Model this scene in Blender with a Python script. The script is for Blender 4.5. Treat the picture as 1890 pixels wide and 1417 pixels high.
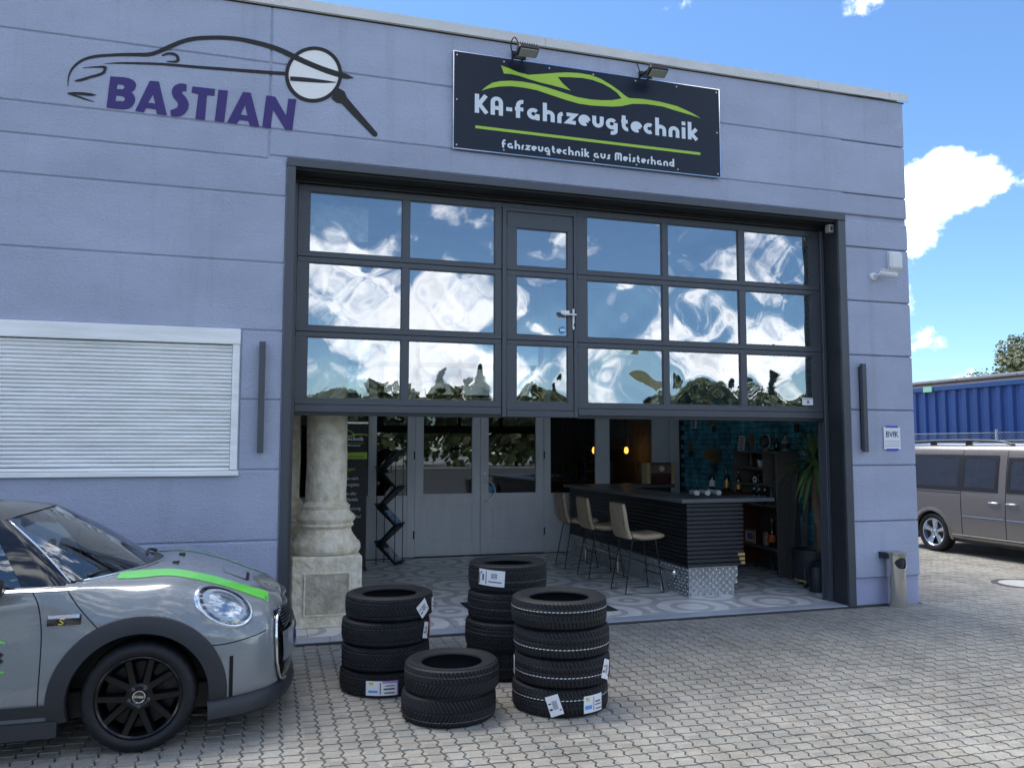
import bpy, bmesh, math, random
from math import sin, cos, pi, radians, sqrt, atan2
from mathutils import Vector, Matrix
from mathutils.geometry import tessellate_polygon
from mathutils.bvhtree import BVHTree
random.seed(7)
scene = bpy.context.scene
for o in list(bpy.data.objects): bpy.data.objects.remove(o)
COL = scene.collection

# ------------------------------------------------------------------ camera
cd = bpy.data.cameras.new('camera'); cam = bpy.data.objects.new('camera', cd); COL.objects.link(cam)
cd.sensor_fit = 'HORIZONTAL'; cd.sensor_width = 36.0; cd.lens = 1480 / 1890 * 36
cd.clip_start = 0.05; cd.clip_end = 2000
yaw, pitch, roll = radians(16.943), radians(4.428), radians(.051)
F_ = Vector((sin(yaw) * cos(pitch), cos(yaw) * cos(pitch), sin(pitch)))
R_ = Vector((cos(yaw), -sin(yaw), 0)); U_ = R_.cross(F_)
R2 = cos(roll) * R_ + sin(roll) * U_; U2 = -sin(roll) * R_ + cos(roll) * U_
cam.matrix_world = Matrix(((R2.x, U2.x, -F_.x, -6.881), (R2.y, U2.y, -F_.y, -7.222), (R2.z, U2.z, -F_.z, 1.692), (0, 0, 0, 1)))
scene.camera = cam

# ------------------------------------------------------------------ sky, sun, exposure
SUN_AZ, SUN_EL = radians(-28), radians(62)      # azimuth measured from +y towards +x: the sun stands behind the building
world = bpy.data.worlds.new('World'); scene.world = world; world.use_nodes = True
wn, wl = world.node_tree.nodes, world.node_tree.links
wn.clear()
def N(tree, typ, **kw):
    n = tree.nodes.new(typ)
    for k, v in kw.items():
        if k in n.inputs: n.inputs[k].default_value = v
        else: setattr(n, k, v)
    return n
WT = world.node_tree
sky = N(WT, 'ShaderNodeTexSky', sky_type='NISHITA', sun_disc=False, sun_elevation=SUN_EL, sun_rotation=SUN_AZ, altitude=100, air_density=1.0, dust_density=.3, ozone_density=4.0)
geo = N(WT, 'ShaderNodeTexCoord')
def wmath(op, a, b=None, c=None, clamp=False):
    n = wn.new('ShaderNodeMath'); n.operation = op; n.use_clamp = clamp
    for i, s in enumerate((a, b, c)):
        if s is None: continue
        if isinstance(s, (int, float)): n.inputs[i].default_value = s
        else: wl.new(s, n.inputs[i])
    return n.outputs[0]
def wvec(op, a, b):
    n = wn.new('ShaderNodeVectorMath'); n.operation = op
    for i, s in enumerate((a, b)):
        if isinstance(s, (tuple, list, Vector)): n.inputs[i].default_value = tuple(s)
        else: wl.new(s, n.inputs[i])
    return n.outputs[1] if op == 'DOT_PRODUCT' else n.outputs[0]
D = geo.outputs['Generated']
sep = N(WT, 'ShaderNodeSeparateXYZ'); wl.new(D, sep.inputs[0])
n1 = N(WT, 'ShaderNodeTexNoise', Scale=4.2, Detail=7.0, Roughness=.58, Distortion=.25)
mp = N(WT, 'ShaderNodeMapping'); mp.inputs['Scale'].default_value = (1, 1, 1.7); mp.inputs['Location'].default_value = (3.1, .4, 0)
wl.new(D, mp.inputs[0]); wl.new(mp.outputs[0], n1.inputs['Vector'])
n2 = N(WT, 'ShaderNodeTexNoise', Scale=19.0, Detail=5.0, Roughness=.62); wl.new(D, n2.inputs['Vector'])
def pixdir(px, py):
    return (R2 * ((px - 945) / 1480) + U2 * (-(py - 708.5) / 1480) + F_).normalized()
dens = wmath('ADD', wmath('ADD', .5, wmath('MULTIPLY', wmath('SUBTRACT', n1.outputs[0], .5), 1.45)), wmath('MULTIPLY', wmath('SUBTRACT', n2.outputs[0], .5), .85))
# broken cumulus all round, a little denser towards the horizon
el = sep.outputs['Z']
hor = wmath('SUBTRACT', .135, wmath('MULTIPLY', wmath('MINIMUM', wmath('ABSOLUTE', wmath('SUBTRACT', el, .11)), .30), .26))
ring_ = wmath('EXPONENT', wmath('MULTIPLY', wmath('POWER', wmath('MULTIPLY', wmath('SUBTRACT', el, .29), 13.0), 2.0), -1.0))
dens = wmath('SUBTRACT', wmath('ADD', dens, hor), wmath('MULTIPLY', ring_, .13))
# single cumulus heads where the photograph shows them, and clear gaps between them
for px, py, rad, amp in ((1730, 350, 3.3, .44), (1775, 300, 2.2, .22), (1890, 310, 1.8, .22), (1845, 400, 1.6, -.25), (1850, 230, 2.0, -.2), (1590, 0, 2.2, .42), (1735, 625, 1.5, .55), (1830, 608, 1.1, .40), (1855, 195, 1.0, .22),
                         (1800, 690, 2.2, .22), (1730, 130, 4.4, -.5), (1800, 60, 5, -.35), (1450, 40, 5, -.4), (1780, 520, 3.4, -.55), (1880, 570, 3.6, -.55), (880, 0, 9, -.45), (1850, 450, 2.2, -.25), (1760, 650, 3.5, -.3), (1840, 130, 2.5, -.2), (1870, 660, 1.2, -.1)):
    d = pixdir(px, py); k = 1 / (1 - cos(radians(rad)))
    dot = wvec('DOT_PRODUCT', D, d)
    g = wmath('EXPONENT', wmath('MULTIPLY', wmath('SUBTRACT', dot, 1.0), k))
    dens = wmath('ADD', dens, wmath('MULTIPLY', g, amp))
mask = N(WT, 'ShaderNodeMapRange', interpolation_type='SMOOTHSTEP'); mask.inputs['From Min'].default_value = .535; mask.inputs['From Max'].default_value = .83
wl.new(dens, mask.inputs[0])
core = N(WT, 'ShaderNodeMapRange', interpolation_type='SMOOTHSTEP'); core.inputs['From Min'].default_value = .60; core.inputs['From Max'].default_value = .95
wl.new(dens, core.inputs[0])
n3 = N(WT, 'ShaderNodeTexNoise', Scale=9.0, Detail=3.0, Roughness=.55); wl.new(mp.outputs[0], n3.inputs['Vector'])
shade = wmath('MULTIPLY', core.outputs[0], wmath('MULTIPLY', n3.outputs[0], 1.5), None, True)
cr = N(WT, 'ShaderNodeMix', data_type='RGBA'); wl.new(shade, cr.inputs[0])
cr.inputs[6].default_value = (8.4, 8.4, 8.4, 1); cr.inputs[7].default_value = (2.6, 2.9, 3.4, 1)
mx = N(WT, 'ShaderNodeMix', data_type='RGBA'); wl.new(mask.outputs[0], mx.inputs[0]); 
tint = N(WT, 'ShaderNodeMix', data_type='RGBA', blend_type='MULTIPLY'); tint.inputs[0].default_value = 1; tint.inputs[7].default_value = (.315, .385, .435, 1); wl.new(sky.outputs[0], tint.inputs[6]); wl.new(tint.outputs[2], mx.inputs[6]); wl.new(cr.outputs[2], mx.inputs[7])
bg = N(WT, 'ShaderNodeBackground', Strength=.080); wl.new(mx.outputs[2], bg.inputs[0])
wo = wn.new('ShaderNodeOutputWorld'); wl.new(bg.outputs[0], wo.inputs[0])
sd = bpy.data.lights.new('sun', 'SUN'); sd.energy = .9; sd.angle = radians(40); sd.color = (1, .95, .87)
sun = bpy.data.objects.new('sun', sd); COL.objects.link(sun)
sdir = Vector((sin(SUN_AZ) * cos(SUN_EL), cos(SUN_AZ) * cos(SUN_EL), sin(SUN_EL)))
sun.rotation_euler = (-sdir).to_track_quat('-Z', 'Y').to_euler(); sun.location = (0, 30, 40)
vs = scene.view_settings; vs.view_transform = 'Standard'; vs.look = 'None'; vs.exposure = 2.62; vs.gamma = 1.0; vs.use_curve_mapping = False
scene.render.engine = 'CYCLES'
scene.cycles.max_bounces = 6; scene.cycles.diffuse_bounces = 4; scene.cycles.transparent_max_bounces = 10; scene.cycles.glossy_bounces = 5

# ------------------------------------------------------------------ mesh helpers
def org(o):
    v = Vector((0, 0, 0))
    while o: v += o.location; o = o.parent
    return v
class MB:
    def __init__(s): s.v = []; s.f = []
    def add(s, vs, fs):
        b = len(s.v); s.v += [tuple(p) for p in vs]; s.f += [tuple(i + b for i in f) for f in fs]; return s
    def box(s, x0, x1, y0, y1, z0, z1, c=0):
        X, Y, Z = (x0, x1), (y0, y1), (z0, z1)
        if c <= 0:
            return s.add([(X[i], Y[j], Z[k]) for i in (0, 1) for j in (0, 1) for k in (0, 1)],
                         [(0, 1, 3, 2), (4, 6, 7, 5), (0, 4, 5, 1), (2, 3, 7, 6), (0, 2, 6, 4), (1, 5, 7, 3)])
        idx = {}; vs = []
        for i in (0, 1):
            for j in (0, 1):
                for k in (0, 1):
                    p = [X[i], Y[j], Z[k]]; q = [p[0] + (c, -c)[i], p[1] + (c, -c)[j], p[2] + (c, -c)[k]]
                    for a in range(3):
                        w = list(q); w[a] = p[a]; idx[(i, j, k, a)] = len(vs); vs.append(w)
        fs = []
        for i in (0, 1):
            fs.append([idx[(i, j, k, 0)] for j, k in ((0, 0), (0, 1), (1, 1), (1, 0))])
            fs.append([idx[(j, i, k, 1)] for j, k in ((0, 0), (0, 1), (1, 1), (1, 0))])
            fs.append([idx[(j, k, i, 2)] for j, k in ((0, 0), (0, 1), (1, 1), (1, 0))])
            for j in (0, 1):
                fs.append([idx[(0, i, j, 1)], idx[(1, i, j, 1)], idx[(1, i, j, 2)], idx[(0, i, j, 2)]])
                fs.append([idx[(i, 0, j, 0)], idx[(i, 1, j, 0)], idx[(i, 1, j, 2)], idx[(i, 0, j, 2)]])
                fs.append([idx[(i, j, 0, 0)], idx[(i, j, 1, 0)], idx[(i, j, 1, 1)], idx[(i, j, 0, 1)]])
                for k in (0, 1): fs.append([idx[(i, j, k, 0)], idx[(i, j, k, 1)], idx[(i, j, k, 2)]])
        return s.add(vs, fs)
    def prism(s, poly, a, b, axis='y', holes=()):
        def P(p, t): return {'x': (t, p[0], p[1]), 'y': (p[0], t, p[1]), 'z': (p[0], p[1], t)}[axis]
        loops = [list(poly)] + [list(h) for h in holes]
        flat = [p for l in loops for p in l]; n = len(flat)
        tris = tessellate_polygon([[Vector((p[0], p[1], 0)) for p in l] for l in loops])
        vs = [P(p, a) for p in flat] + [P(p, b) for p in flat]
        fs = [tuple(t) for t in tris] + [tuple(i + n for i in reversed(t)) for t in tris]
        k = 0
        for l in loops:
            m = len(l)
            for i in range(m): fs.append((k + i, k + (i + 1) % m, n + k + (i + 1) % m, n + k + i))
            k += m
        return s.add(vs, fs)
    def grid(s, rows, closeu=False, closev=False):
        n, m = len(rows), len(rows[0]); vs = [p for r in rows for p in r]; fs = []
        for i in range(n if closeu else n - 1):
            for j in range(m if closev else m - 1):
                a, b = i, (i + 1) % n; c, d = j, (j + 1) % m
                fs.append((a * m + c, a * m + d, b * m + d, b * m + c))
        return s.add(vs, fs)
    def tube(s, pts, r, n=8, closed=False, cap=True):
        pts = [Vector(p) for p in pts]; m = len(pts); rs = r if isinstance(r, (list, tuple)) else [r] * m
        rows = []; up = None
        for i, p in enumerate(pts):
            if closed: t = pts[(i + 1) % m] - pts[i - 1]
            else: t = pts[min(i + 1, m - 1)] - pts[max(i - 1, 0)]
            t.normalize()
            if up is None: up = Vector((0, 0, 1)) if abs(t.z) < .9 else Vector((1, 0, 0))
            a = t.cross(up); a.normalize(); b = a.cross(t); up = b
            rows.append([p + (a * cos(2 * pi * k / n) + b * sin(2 * pi * k / n)) * rs[i] for k in range(n)])
        b0 = len(s.v); s.grid(rows, closeu=closed, closev=True)
        if cap and not closed:
            s.f.append(tuple(b0 + k for k in reversed(range(n)))); s.f.append(tuple(b0 + (m - 1) * n + k for k in range(n)))
        return s
    def lathe(s, prof, c=(0, 0, 0), n=32, axis='z', arc=2 * pi, a0=0):
        full = abs(arc - 2 * pi) < 1e-6; rows = []
        for i in range(n if full else n + 1):
            t = a0 + arc * i / n; row = []
            for r, h in prof:
                p = {'z': (r * cos(t), r * sin(t), h), 'x': (h, r * cos(t), r * sin(t)), 'y': (r * cos(t), h, r * sin(t))}[axis]
                row.append((p[0] + c[0], p[1] + c[1], p[2] + c[2]))
            rows.append(row)
        return s.grid(rows, closeu=full)
    def ribbon(s, pts, w, y=0, axis='y', thick=0):       # flat stroke in the (x,z) plane, thickness w or per-point third value
        pts = [p for i, p in enumerate(pts) if i == 0 or (p[0] - pts[i - 1][0]) ** 2 + (p[1] - pts[i - 1][1]) ** 2 > 1e-8]
        P = [Vector((p[0], p[1])) for p in pts]; m = len(P); L = []; Rr = []
        for i in range(m):
            ws = (pts[i][2] if len(pts[i]) > 2 else w) / 2
            d0 = (P[i] - P[i - 1]).normalized() if i else None; d1 = (P[i + 1] - P[i]).normalized() if i < m - 1 else None
            if d0 is None: d = d1; k = 1
            elif d1 is None: d = d0; k = 1
            else:
                d = (d0 + d1)
                d = d.normalized() if d.length > 1e-6 else d1
                k = 1 / max(.45, d.dot(d1))
            nn = Vector((-d.y, d.x)) * ws * k
            L.append(P[i] + nn); Rr.append(P[i] - nn)
        f = lambda p: (p.x, y, p.y) if axis == 'y' else (p.x, p.y, y)
        return s.grid([[f(p) for p in L], [f(p) for p in Rr]])
    def xf(s, M, i0=0):
        s.v[i0:] = [tuple(M @ Vector(p)) for p in s.v[i0:]]; return s
    def build(s, name, mat, parent=None, smooth=False, world=True, clean=False):
        me = bpy.data.meshes.new(name); off = Vector((0, 0, 0)); vs = s.v
        o = bpy.data.objects.new(name, me); COL.objects.link(o)
        if parent is not None:
            o.parent = parent
            if world: off = org(parent)
        elif world:
            xs, ys, zs = zip(*vs); off = Vector(((min(xs) + max(xs)) / 2, (min(ys) + max(ys)) / 2, min(zs))); o.location = off
        if off.length: vs = [(p[0] - off.x, p[1] - off.y, p[2] - off.z) for p in vs]
        me.from_pydata(vs, [], s.f); me.update()
        bm = bmesh.new(); bm.from_mesh(me)
        if clean: bmesh.ops.remove_doubles(bm, verts=bm.verts, dist=1e-5)
        bmesh.ops.recalc_face_normals(bm, faces=bm.faces); bm.to_mesh(me); bm.free()
        if smooth:
            me.shade_smooth()
            if smooth != 1:
                me.set_sharp_from_angle(angle=radians(smooth))
        me.materials.append(mat); return o
def tag(o, label=None, cat=None, group=None, kind=None):
    if label: o['label'] = label
    if cat: o['category'] = cat
    if group: o['group'] = group
    if kind: o['kind'] = kind
    return o
def thing(name, loc, label, cat, group=None, rz=0):
    o = bpy.data.objects.new(name, None); COL.objects.link(o); o.location = loc; o.rotation_euler.z = rz
    o.empty_display_size = .2
    return tag(o, label, cat, group)
def copy_tree(o, parent=None):
    c = o.copy(); COL.objects.link(c); c.parent = parent
    for ch in list(o.children): copy_tree(ch, c)
    return c
def part(name, mat, parent, fn, smooth=False, world=True):
    m = MB(); fn(m); return m.build(name, mat, parent, smooth, world)
def bx(name, mat, parent, *b, c=0, world=True):
    return MB().box(*b, c=c).build(name, mat, parent, world=world)
def btext(name, body, mat, parent, loc, rot, size, ext=.001, align='LEFT', sx=1, bold=0):
    cu = bpy.data.curves.new('t', 'FONT'); cu.body = body; cu.size = size; cu.extrude = ext; cu.align_x = align; cu.offset = bold; cu.resolution_u = 3
    ob = bpy.data.objects.new('t', cu); COL.objects.link(ob)
    dg = bpy.context.evaluated_depsgraph_get(); dg.update()
    me = bpy.data.meshes.new_from_object(ob.evaluated_get(dg)); me.name = name
    bpy.data.objects.remove(ob)
    o = bpy.data.objects.new(name, me); COL.objects.link(o); o.parent = parent
    me.materials.clear(); me.materials.append(mat)
    o.location = Vector(loc) - (org(parent) if parent else Vector((0, 0, 0))); o.rotation_euler = rot; o.scale.x = sx
    return o
def crom(P, n):
    P = [Vector(p) for p in P]; out = []
    for i in range(len(P) - 1):
        a = P[i - 1] if i else P[i] * 2 - P[i + 1]; b, c = P[i], P[i + 1]; d = P[i + 2] if i + 2 < len(P) else c * 2 - b
        for k in range(n):
            t = k / n
            out.append(.5 * ((2 * b) + (c - a) * t + (2 * a - 5 * b + 4 * c - d) * t * t + (3 * b - a - 3 * c + d) * t ** 3))
    return out + [P[-1]]

# ------------------------------------------------------------------ materials
def mat(name, col, rough=.6, metal=0, var=0, vscale=6, bump=0, bscale=60, spec=.5, coat=0, col2=None, bdist=.004, emis=None, stretch=None, detail=4, distort=0, tone=0):
    m = bpy.data.materials.new(name); m.use_nodes = True; t = m.node_tree; b = t.nodes['Principled BSDF']
    b.inputs['Base Color'].default_value = (*col, 1); b.inputs['Roughness'].default_value = rough; b.inputs['Metallic'].default_value = metal
    b.inputs['Specular IOR Level'].default_value = spec; b.inputs['Coat Weight'].default_value = coat; b.inputs['Coat Roughness'].default_value = .04
    g = t.nodes.new('ShaderNodeNewGeometry'); src = g.outputs['Position']
    if stretch:
        mp = t.nodes.new('ShaderNodeMapping'); mp.inputs['Scale'].default_value = stretch; t.links.new(src, mp.inputs[0]); src = mp.outputs[0]
    if var or col2:
        n = N(t, 'ShaderNodeTexNoise', Scale=vscale, Detail=detail + 2.0, Roughness=.6); t.links.new(src, n.inputs['Vector'])
        r = N(t, 'ShaderNodeMapRange'); r.inputs['From Min'].default_value = .32; r.inputs['From Max'].default_value = .68; t.links.new(n.outputs[0], r.inputs[0])
        mx = N(t, 'ShaderNodeMix', data_type='RGBA'); t.links.new(r.outputs[0], mx.inputs[0])
        c2 = col2 or tuple(min(1, c * (1 + var)) for c in col); c1 = col if col2 else tuple(c * (1 - var) for c in col)
        mx.inputs[6].default_value = (*c1, 1); mx.inputs[7].default_value = (*c2, 1); t.links.new(mx.outputs[2], b.inputs['Base Color'])
        if tone:      # each separate panel a shade of its own, faint rain streaks and splash dirt
            oi = t.nodes.new('ShaderNodeObjectInfo'); hv = N(t, 'ShaderNodeHueSaturation'); vr = N(t, 'ShaderNodeMapRange'); vr.inputs['To Min'].default_value = 1 - tone; vr.inputs['To Max'].default_value = 1 + tone
            t.links.new(oi.outputs['Random'], vr.inputs[0]); t.links.new(vr.outputs[0], hv.inputs['Value']); t.links.new(mx.outputs[2], hv.inputs['Color'])
            mps = N(t, 'ShaderNodeMapping'); mps.inputs['Scale'].default_value = (5, 5, .22); t.links.new(g.outputs['Position'], mps.inputs[0])
            ns = N(t, 'ShaderNodeTexNoise', Scale=1.0, Detail=5.0, Roughness=.65); t.links.new(mps.outputs[0], ns.inputs['Vector'])
            rs = N(t, 'ShaderNodeMapRange'); rs.inputs['From Min'].default_value = .55; rs.inputs['From Max'].default_value = .8; rs.inputs['To Max'].default_value = .55; t.links.new(ns.outputs[0], rs.inputs[0])
            ms = N(t, 'ShaderNodeMix', data_type='RGBA'); t.links.new(rs.outputs[0], ms.inputs[0]); t.links.new(hv.outputs[0], ms.inputs[6]); ms.inputs[7].default_value = (.29, .31, .38, 1)
            t.links.new(ms.outputs[2], b.inputs['Base Color'])
        rr = N(t, 'ShaderNodeMapRange'); rr.inputs['To Min'].default_value = max(0, rough - .06); rr.inputs['To Max'].default_value = min(1, rough + .06)
        t.links.new(n.outputs[0], rr.inputs[0]); t.links.new(rr.outputs[0], b.inputs['Roughness'])
    if bump:
        n = N(t, 'ShaderNodeTexNoise', Scale=bscale, Detail=float(detail), Roughness=.5, Distortion=float(distort)); t.links.new(src, n.inputs['Vector'])
        bp = N(t, 'ShaderNodeBump', Strength=bump, Distance=bdist); t.links.new(n.outputs[0], bp.inputs['Height']); t.links.new(bp.outputs[0], b.inputs['Normal'])
    if emis:
        b.inputs['Emission Color'].default_value = (*emis[0], 1); b.inputs['Emission Strength'].default_value = emis[1]
    return m
def glassmat(name, tint, refl, rough=0.0, body=0.0):
    m = bpy.data.materials.new(name); m.use_nodes = True; t = m.node_tree; t.nodes.clear()
    tr = N(t, 'ShaderNodeBsdfTransparent'); tr.inputs[0].default_value = (*tint, 1)
    gl = N(t, 'ShaderNodeBsdfGlossy', Roughness=rough); gl.inputs[0].default_value = (.97, .98, 1, 1)
    lw = N(t, 'ShaderNodeFresnel', IOR=1.5)
    r = N(t, 'ShaderNodeMapRange'); r.inputs['From Min'].default_value = 0; r.inputs['From Max'].default_value = 1; r.inputs['To Min'].default_value = refl; r.inputs['To Max'].default_value = 1
    t.links.new(lw.outputs[0], r.inputs[0])
    mx = N(t, 'ShaderNodeMixShader'); t.links.new(r.outputs[0], mx.inputs[0]); t.links.new(tr.outputs[0], mx.inputs[1]); t.links.new(gl.outputs[0], mx.inputs[2])
    o = N(t, 'ShaderNodeOutputMaterial'); t.links.new(mx.outputs[0], o.inputs[0]); return m
M = {}
M['stucco'] = mat('lilac_stucco', (.395, .43, .555), .85, var=.08, vscale=1.3, bump=.6, bscale=30, bdist=.015, stretch=(1, 1, 1.7), detail=3, distort=1.2, tone=.05)
M['plinth'] = mat('plinth_paint', (.37, .39, .56), .6, var=.08, vscale=3, bump=.15, bscale=30)
M['coping'] = mat('coping_zinc', (.60, .59, .56), .45, metal=.35, var=.07, vscale=2.5)
M['anth'] = mat('anthracite_aluminium', (.060, .068, .082), .36, var=.06, vscale=4, spec=.5)
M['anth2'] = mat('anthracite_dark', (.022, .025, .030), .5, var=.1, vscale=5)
M['black'] = mat('black_plastic', (.012, .012, .014), .45, var=.15, vscale=8)
M['blackgloss'] = mat('black_gloss', (.008, .008, .010), .08, coat=.6)
M['rubber'] = mat('tyre_rubber', (.0075, .0088, .0120), .6, var=.25, vscale=9, bump=.12, bscale=220, bdist=.001, spec=.4)
M['chrome'] = mat('chrome', (.75, .77, .8), .09, metal=1)
M['steel'] = mat('brushed_steel', (.62, .60, .57), .2, metal=.95, var=.14, vscale=9, stretch=(1, 1, .25))
M['white'] = mat('white_plastic', (.74, .75, .76), .4, var=.04)
M['alu'] = mat('white_aluminium', (.90, .91, .90), .4, metal=0, var=.12, vscale=3, stretch=(.5, 1, 5))
M['glass'] = glassmat('door_pane', (.88, .94, .94), .31)
M['glass2'] = glassmat('partition_glass', (.50, .58, .56), .10)
M['carglass'] = glassmat('car_glass', (.78, .88, .86), .14)
M['vanglass'] = glassmat('van_tinted_glass', (.16, .19, .19), .16)
M['grey_wood'] = mat('grey_painted_wood', (.70, .70, .70), .5, var=.05, vscale=4, bump=.06, bscale=40, stretch=(3, 3, .4))
M['inner'] = mat('inner_plaster', (.80, .80, .79), .85, var=.08, vscale=2)
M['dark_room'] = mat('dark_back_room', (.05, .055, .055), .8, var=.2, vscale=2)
M['stone'] = mat('column_stone', (.60, .52, .37), .85, col2=(.88, .82, .68), vscale=10, bump=.8, bscale=15, bdist=.03, detail=8)
M['stone_dark'] = mat('column_stone_panel', (.33, .29, .20), .9, col2=(.66, .62, .50), vscale=9, bump=1, bscale=20, bdist=.015, detail=8)
M['label'] = mat('paper_label', (.78, .79, .82), .5)
M['ink'] = mat('printed_ink', (.03, .03, .035), .6)
M['green'] = mat('sign_lime_green', (.40, .62, .045), .4)
M['navy'] = mat('sign_dark_board', (.010, .016, .030), .3, var=.1, vscale=2, spec=.3)
M['signwhite'] = mat('sign_white_letters', (.70, .76, .82), .4)
M['logo_black'] = mat('logo_black', (.012, .011, .010), .6)
M['logo_blue'] = mat('logo_violet', (.038, .020, .16), .55)
M['logo_grey'] = mat('logo_pale_grey', (.88, .87, .85), .6)
M['blue'] = mat('sticker_blue', (.02, .30, .62), .4)
M['tapeblue'] = mat('tape_blue', (.02, .03, .55), .5)
M['plateink'] = mat('plaque_ink', (.01, .03, .16), .5)
M['wood_dark'] = mat('dark_stained_wood', (.09, .085, .08), .6, var=.35, vscale=14, bump=.2, bscale=60, stretch=(6, .6, 6))
M['slat'] = mat('charred_slat', (.007, .008, .012), .42, var=.3, vscale=20, bump=.35, bscale=45, stretch=(1, 1, 5))
M['top'] = mat('grey_worktop', (.10, .105, .115), .38, var=.1, vscale=6)
M['leather'] = mat('taupe_leather', (.40, .315, .21), .5, var=.15, vscale=10, bump=.3, bscale=120, bdist=.001)
M['redwood'] = mat('red_brown_wood', (.085, .020, .010), .45, var=.3, vscale=10, stretch=(1, .3, 5))
M['soil'] = mat('soil', (.03, .022, .015), .95, bump=.8, bscale=60)
M['leaf'] = mat('yucca_leaf', (.10, .17, .06), .45, var=.35, vscale=8)
M['bark'] = mat('yucca_bark', (.19, .13, .08), .85, var=.3, vscale=25, bump=.8, bscale=50, stretch=(1, 1, 3))
M['dried'] = mat('dried_grass', (.30, .21, .10), .8, var=.2)
M['pot'] = mat('pot_grey', (.020, .025, .030), .5)
M['bottle'] = mat('bottle_dark_glass', (.010, .012, .014), .1, coat=.5)
M['bottle_clear'] = mat('bottle_pale_glass', (.25, .27, .28), .12, coat=.5)
M['gold'] = mat('gold_foil', (.55, .33, .08), .35, metal=.6)
M['orange'] = mat('orange_label', (.75, .16, .02), .5)
M['brickjoint'] = mat('teal_joint', (.010, .022, .030), .9)
def tealmat():
    m = mat('teal_brick', (.065, .30, .40), .7, var=.75, vscale=7, bump=.5, bscale=50)
    return m
M['teal'] = tealmat()

# ================================================================== ground and pavement
def ground_mats():
    m = mat('paver_concrete', (.30, .30, .29), .85); t = m.node_tree; b = t.nodes['Principled BSDF']
    g = t.nodes.new('ShaderNodeNewGeometry')
    sc = N(t, 'ShaderNodeVectorMath', operation='SCALE'); sc.inputs['Scale'].default_value = 1 / .107; t.links.new(g.outputs['Position'], sc.inputs[0])
    fl = N(t, 'ShaderNodeVectorMath', operation='FLOOR'); t.links.new(sc.outputs[0], fl.inputs[0])
    ml = N(t, 'ShaderNodeVectorMath', operation='MULTIPLY'); t.links.new(fl.outputs[0], ml.inputs[0]); ml.inputs[1].default_value = (1, 1, 0)
    w = N(t, 'ShaderNodeTexWhiteNoise'); t.links.new(ml.outputs[0], w.inputs['Vector'])
    n = N(t, 'ShaderNodeTexNoise', Scale=.9, Detail=6.0, Roughness=.6); t.links.new(g.outputs['Position'], n.inputs['Vector'])
    s = N(t, 'ShaderNodeTexNoise', Scale=240.0, Detail=2.0, Roughness=.7); t.links.new(g.outputs['Position'], s.inputs['Vector'])
    s2 = N(t, 'ShaderNodeTexVoronoi', Scale=130.0); t.links.new(g.outputs['Position'], s2.inputs['Vector'])
    def mt(op, a, bb):
        k = N(t, 'ShaderNodeMath', operation=op)
        for i, q in enumerate((a, bb)):
            if isinstance(q, float): k.inputs[i].default_value = q
            else: t.links.new(q, k.inputs[i])
        return k.outputs[0]
    v = mt('ADD', mt('MULTIPLY', w.outputs['Value'], .24), mt('MULTIPLY', n.outputs[0], .85))
    v = mt('ADD', v, mt('MULTIPLY', mt('SUBTRACT', s.outputs[0], .5), 1.1))
    v = mt('ADD', v, mt('MULTIPLY', mt('SUBTRACT', s2.outputs['Distance'], .5), .25))
    cr = N(t, 'ShaderNodeValToRGB'); e = cr.color_ramp.elements
    e[0].position = .12; e[0].color = (.14, .131, .114, 1); e[1].position = 1.05; e[1].color = (.475, .45, .40, 1)
    k = e.new(.55); k.color = (.29, .273, .24, 1)
    t.links.new(v, cr.inputs[0])
    st = N(t, 'ShaderNodeTexNoise', Scale=.55, Detail=8.0, Roughness=.65, Distortion=.4); t.links.new(g.outputs['Position'], st.inputs['Vector'])
    sr = N(t, 'ShaderNodeMapRange'); sr.inputs['From Min'].default_value = .50; sr.inputs['From Max'].default_value = .66; sr.inputs['To Max'].default_value = .24; t.links.new(st.outputs[0], sr.inputs[0])
    so = N(t, 'ShaderNodeMix', data_type='RGBA'); t.links.new(sr.outputs[0], so.inputs[0]); t.links.new(cr.outputs[0], so.inputs[6]); so.inputs[7].default_value = (.17, .17, .15, 1)
    hs = N(t, 'ShaderNodeMix', data_type='RGBA', blend_type='MULTIPLY'); hs.inputs[0].default_value = .8
    tr = N(t, 'ShaderNodeValToRGB'); q = tr.color_ramp.elements; q[0].color = (.90, .96, .98, 1); q[1].color = (1, .95, .88, 1); kk = q.new(.5); kk.color = (.97, .97, .97, 1)
    t.links.new(w.outputs['Color'], tr.inputs[0]); t.links.new(so.outputs[2], hs.inputs[6]); t.links.new(tr.outputs[0], hs.inputs[7]); t.links.new(hs.outputs[2], b.inputs['Base Color'])
    bp = N(t, 'ShaderNodeBump', Strength=.5, Distance=.002); t.links.new(s.outputs[0], bp.inputs['Height']); t.links.new(bp.outputs[0], b.inputs['Normal'])
    M['paver'] = m
    M['joint'] = mat('joint_sand', (.020, .020, .015), .95, col2=(.065, .085, .020), vscale=2.6, bump=1, bscale=90, detail=7)
    M['ground'] = mat('plain_ground', (.30, .30, .29), .9, var=.2, vscale=.6)
ground_mats()
tag(MB().box(-160, 160, -160, 160, -.6, -.032).build('ground', M['ground']), kind='structure')
tag(MB().box(-150, 150, -44, -10.5, -.5, -.026).build('road', mat('asphalt', (.05, .05, .052), .85, var=.2, vscale=.8, bump=.3, bscale=120)), kind='structure')
PAV = bpy.data.objects.new('pavement', None); COL.objects.link(PAV); PAV['kind'] = 'structure'
P_ = .107
side = [(0, 0), (.24, -.013), (.62, .012), (1, 0)]
wave = [(0, 0), (.3, .0045), (.7, -.0045), (1, 0)]
out = []
h = P_ / 2
for t, d in wave[:-1]: out.append((-h + t * P_, -h + d))
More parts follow.
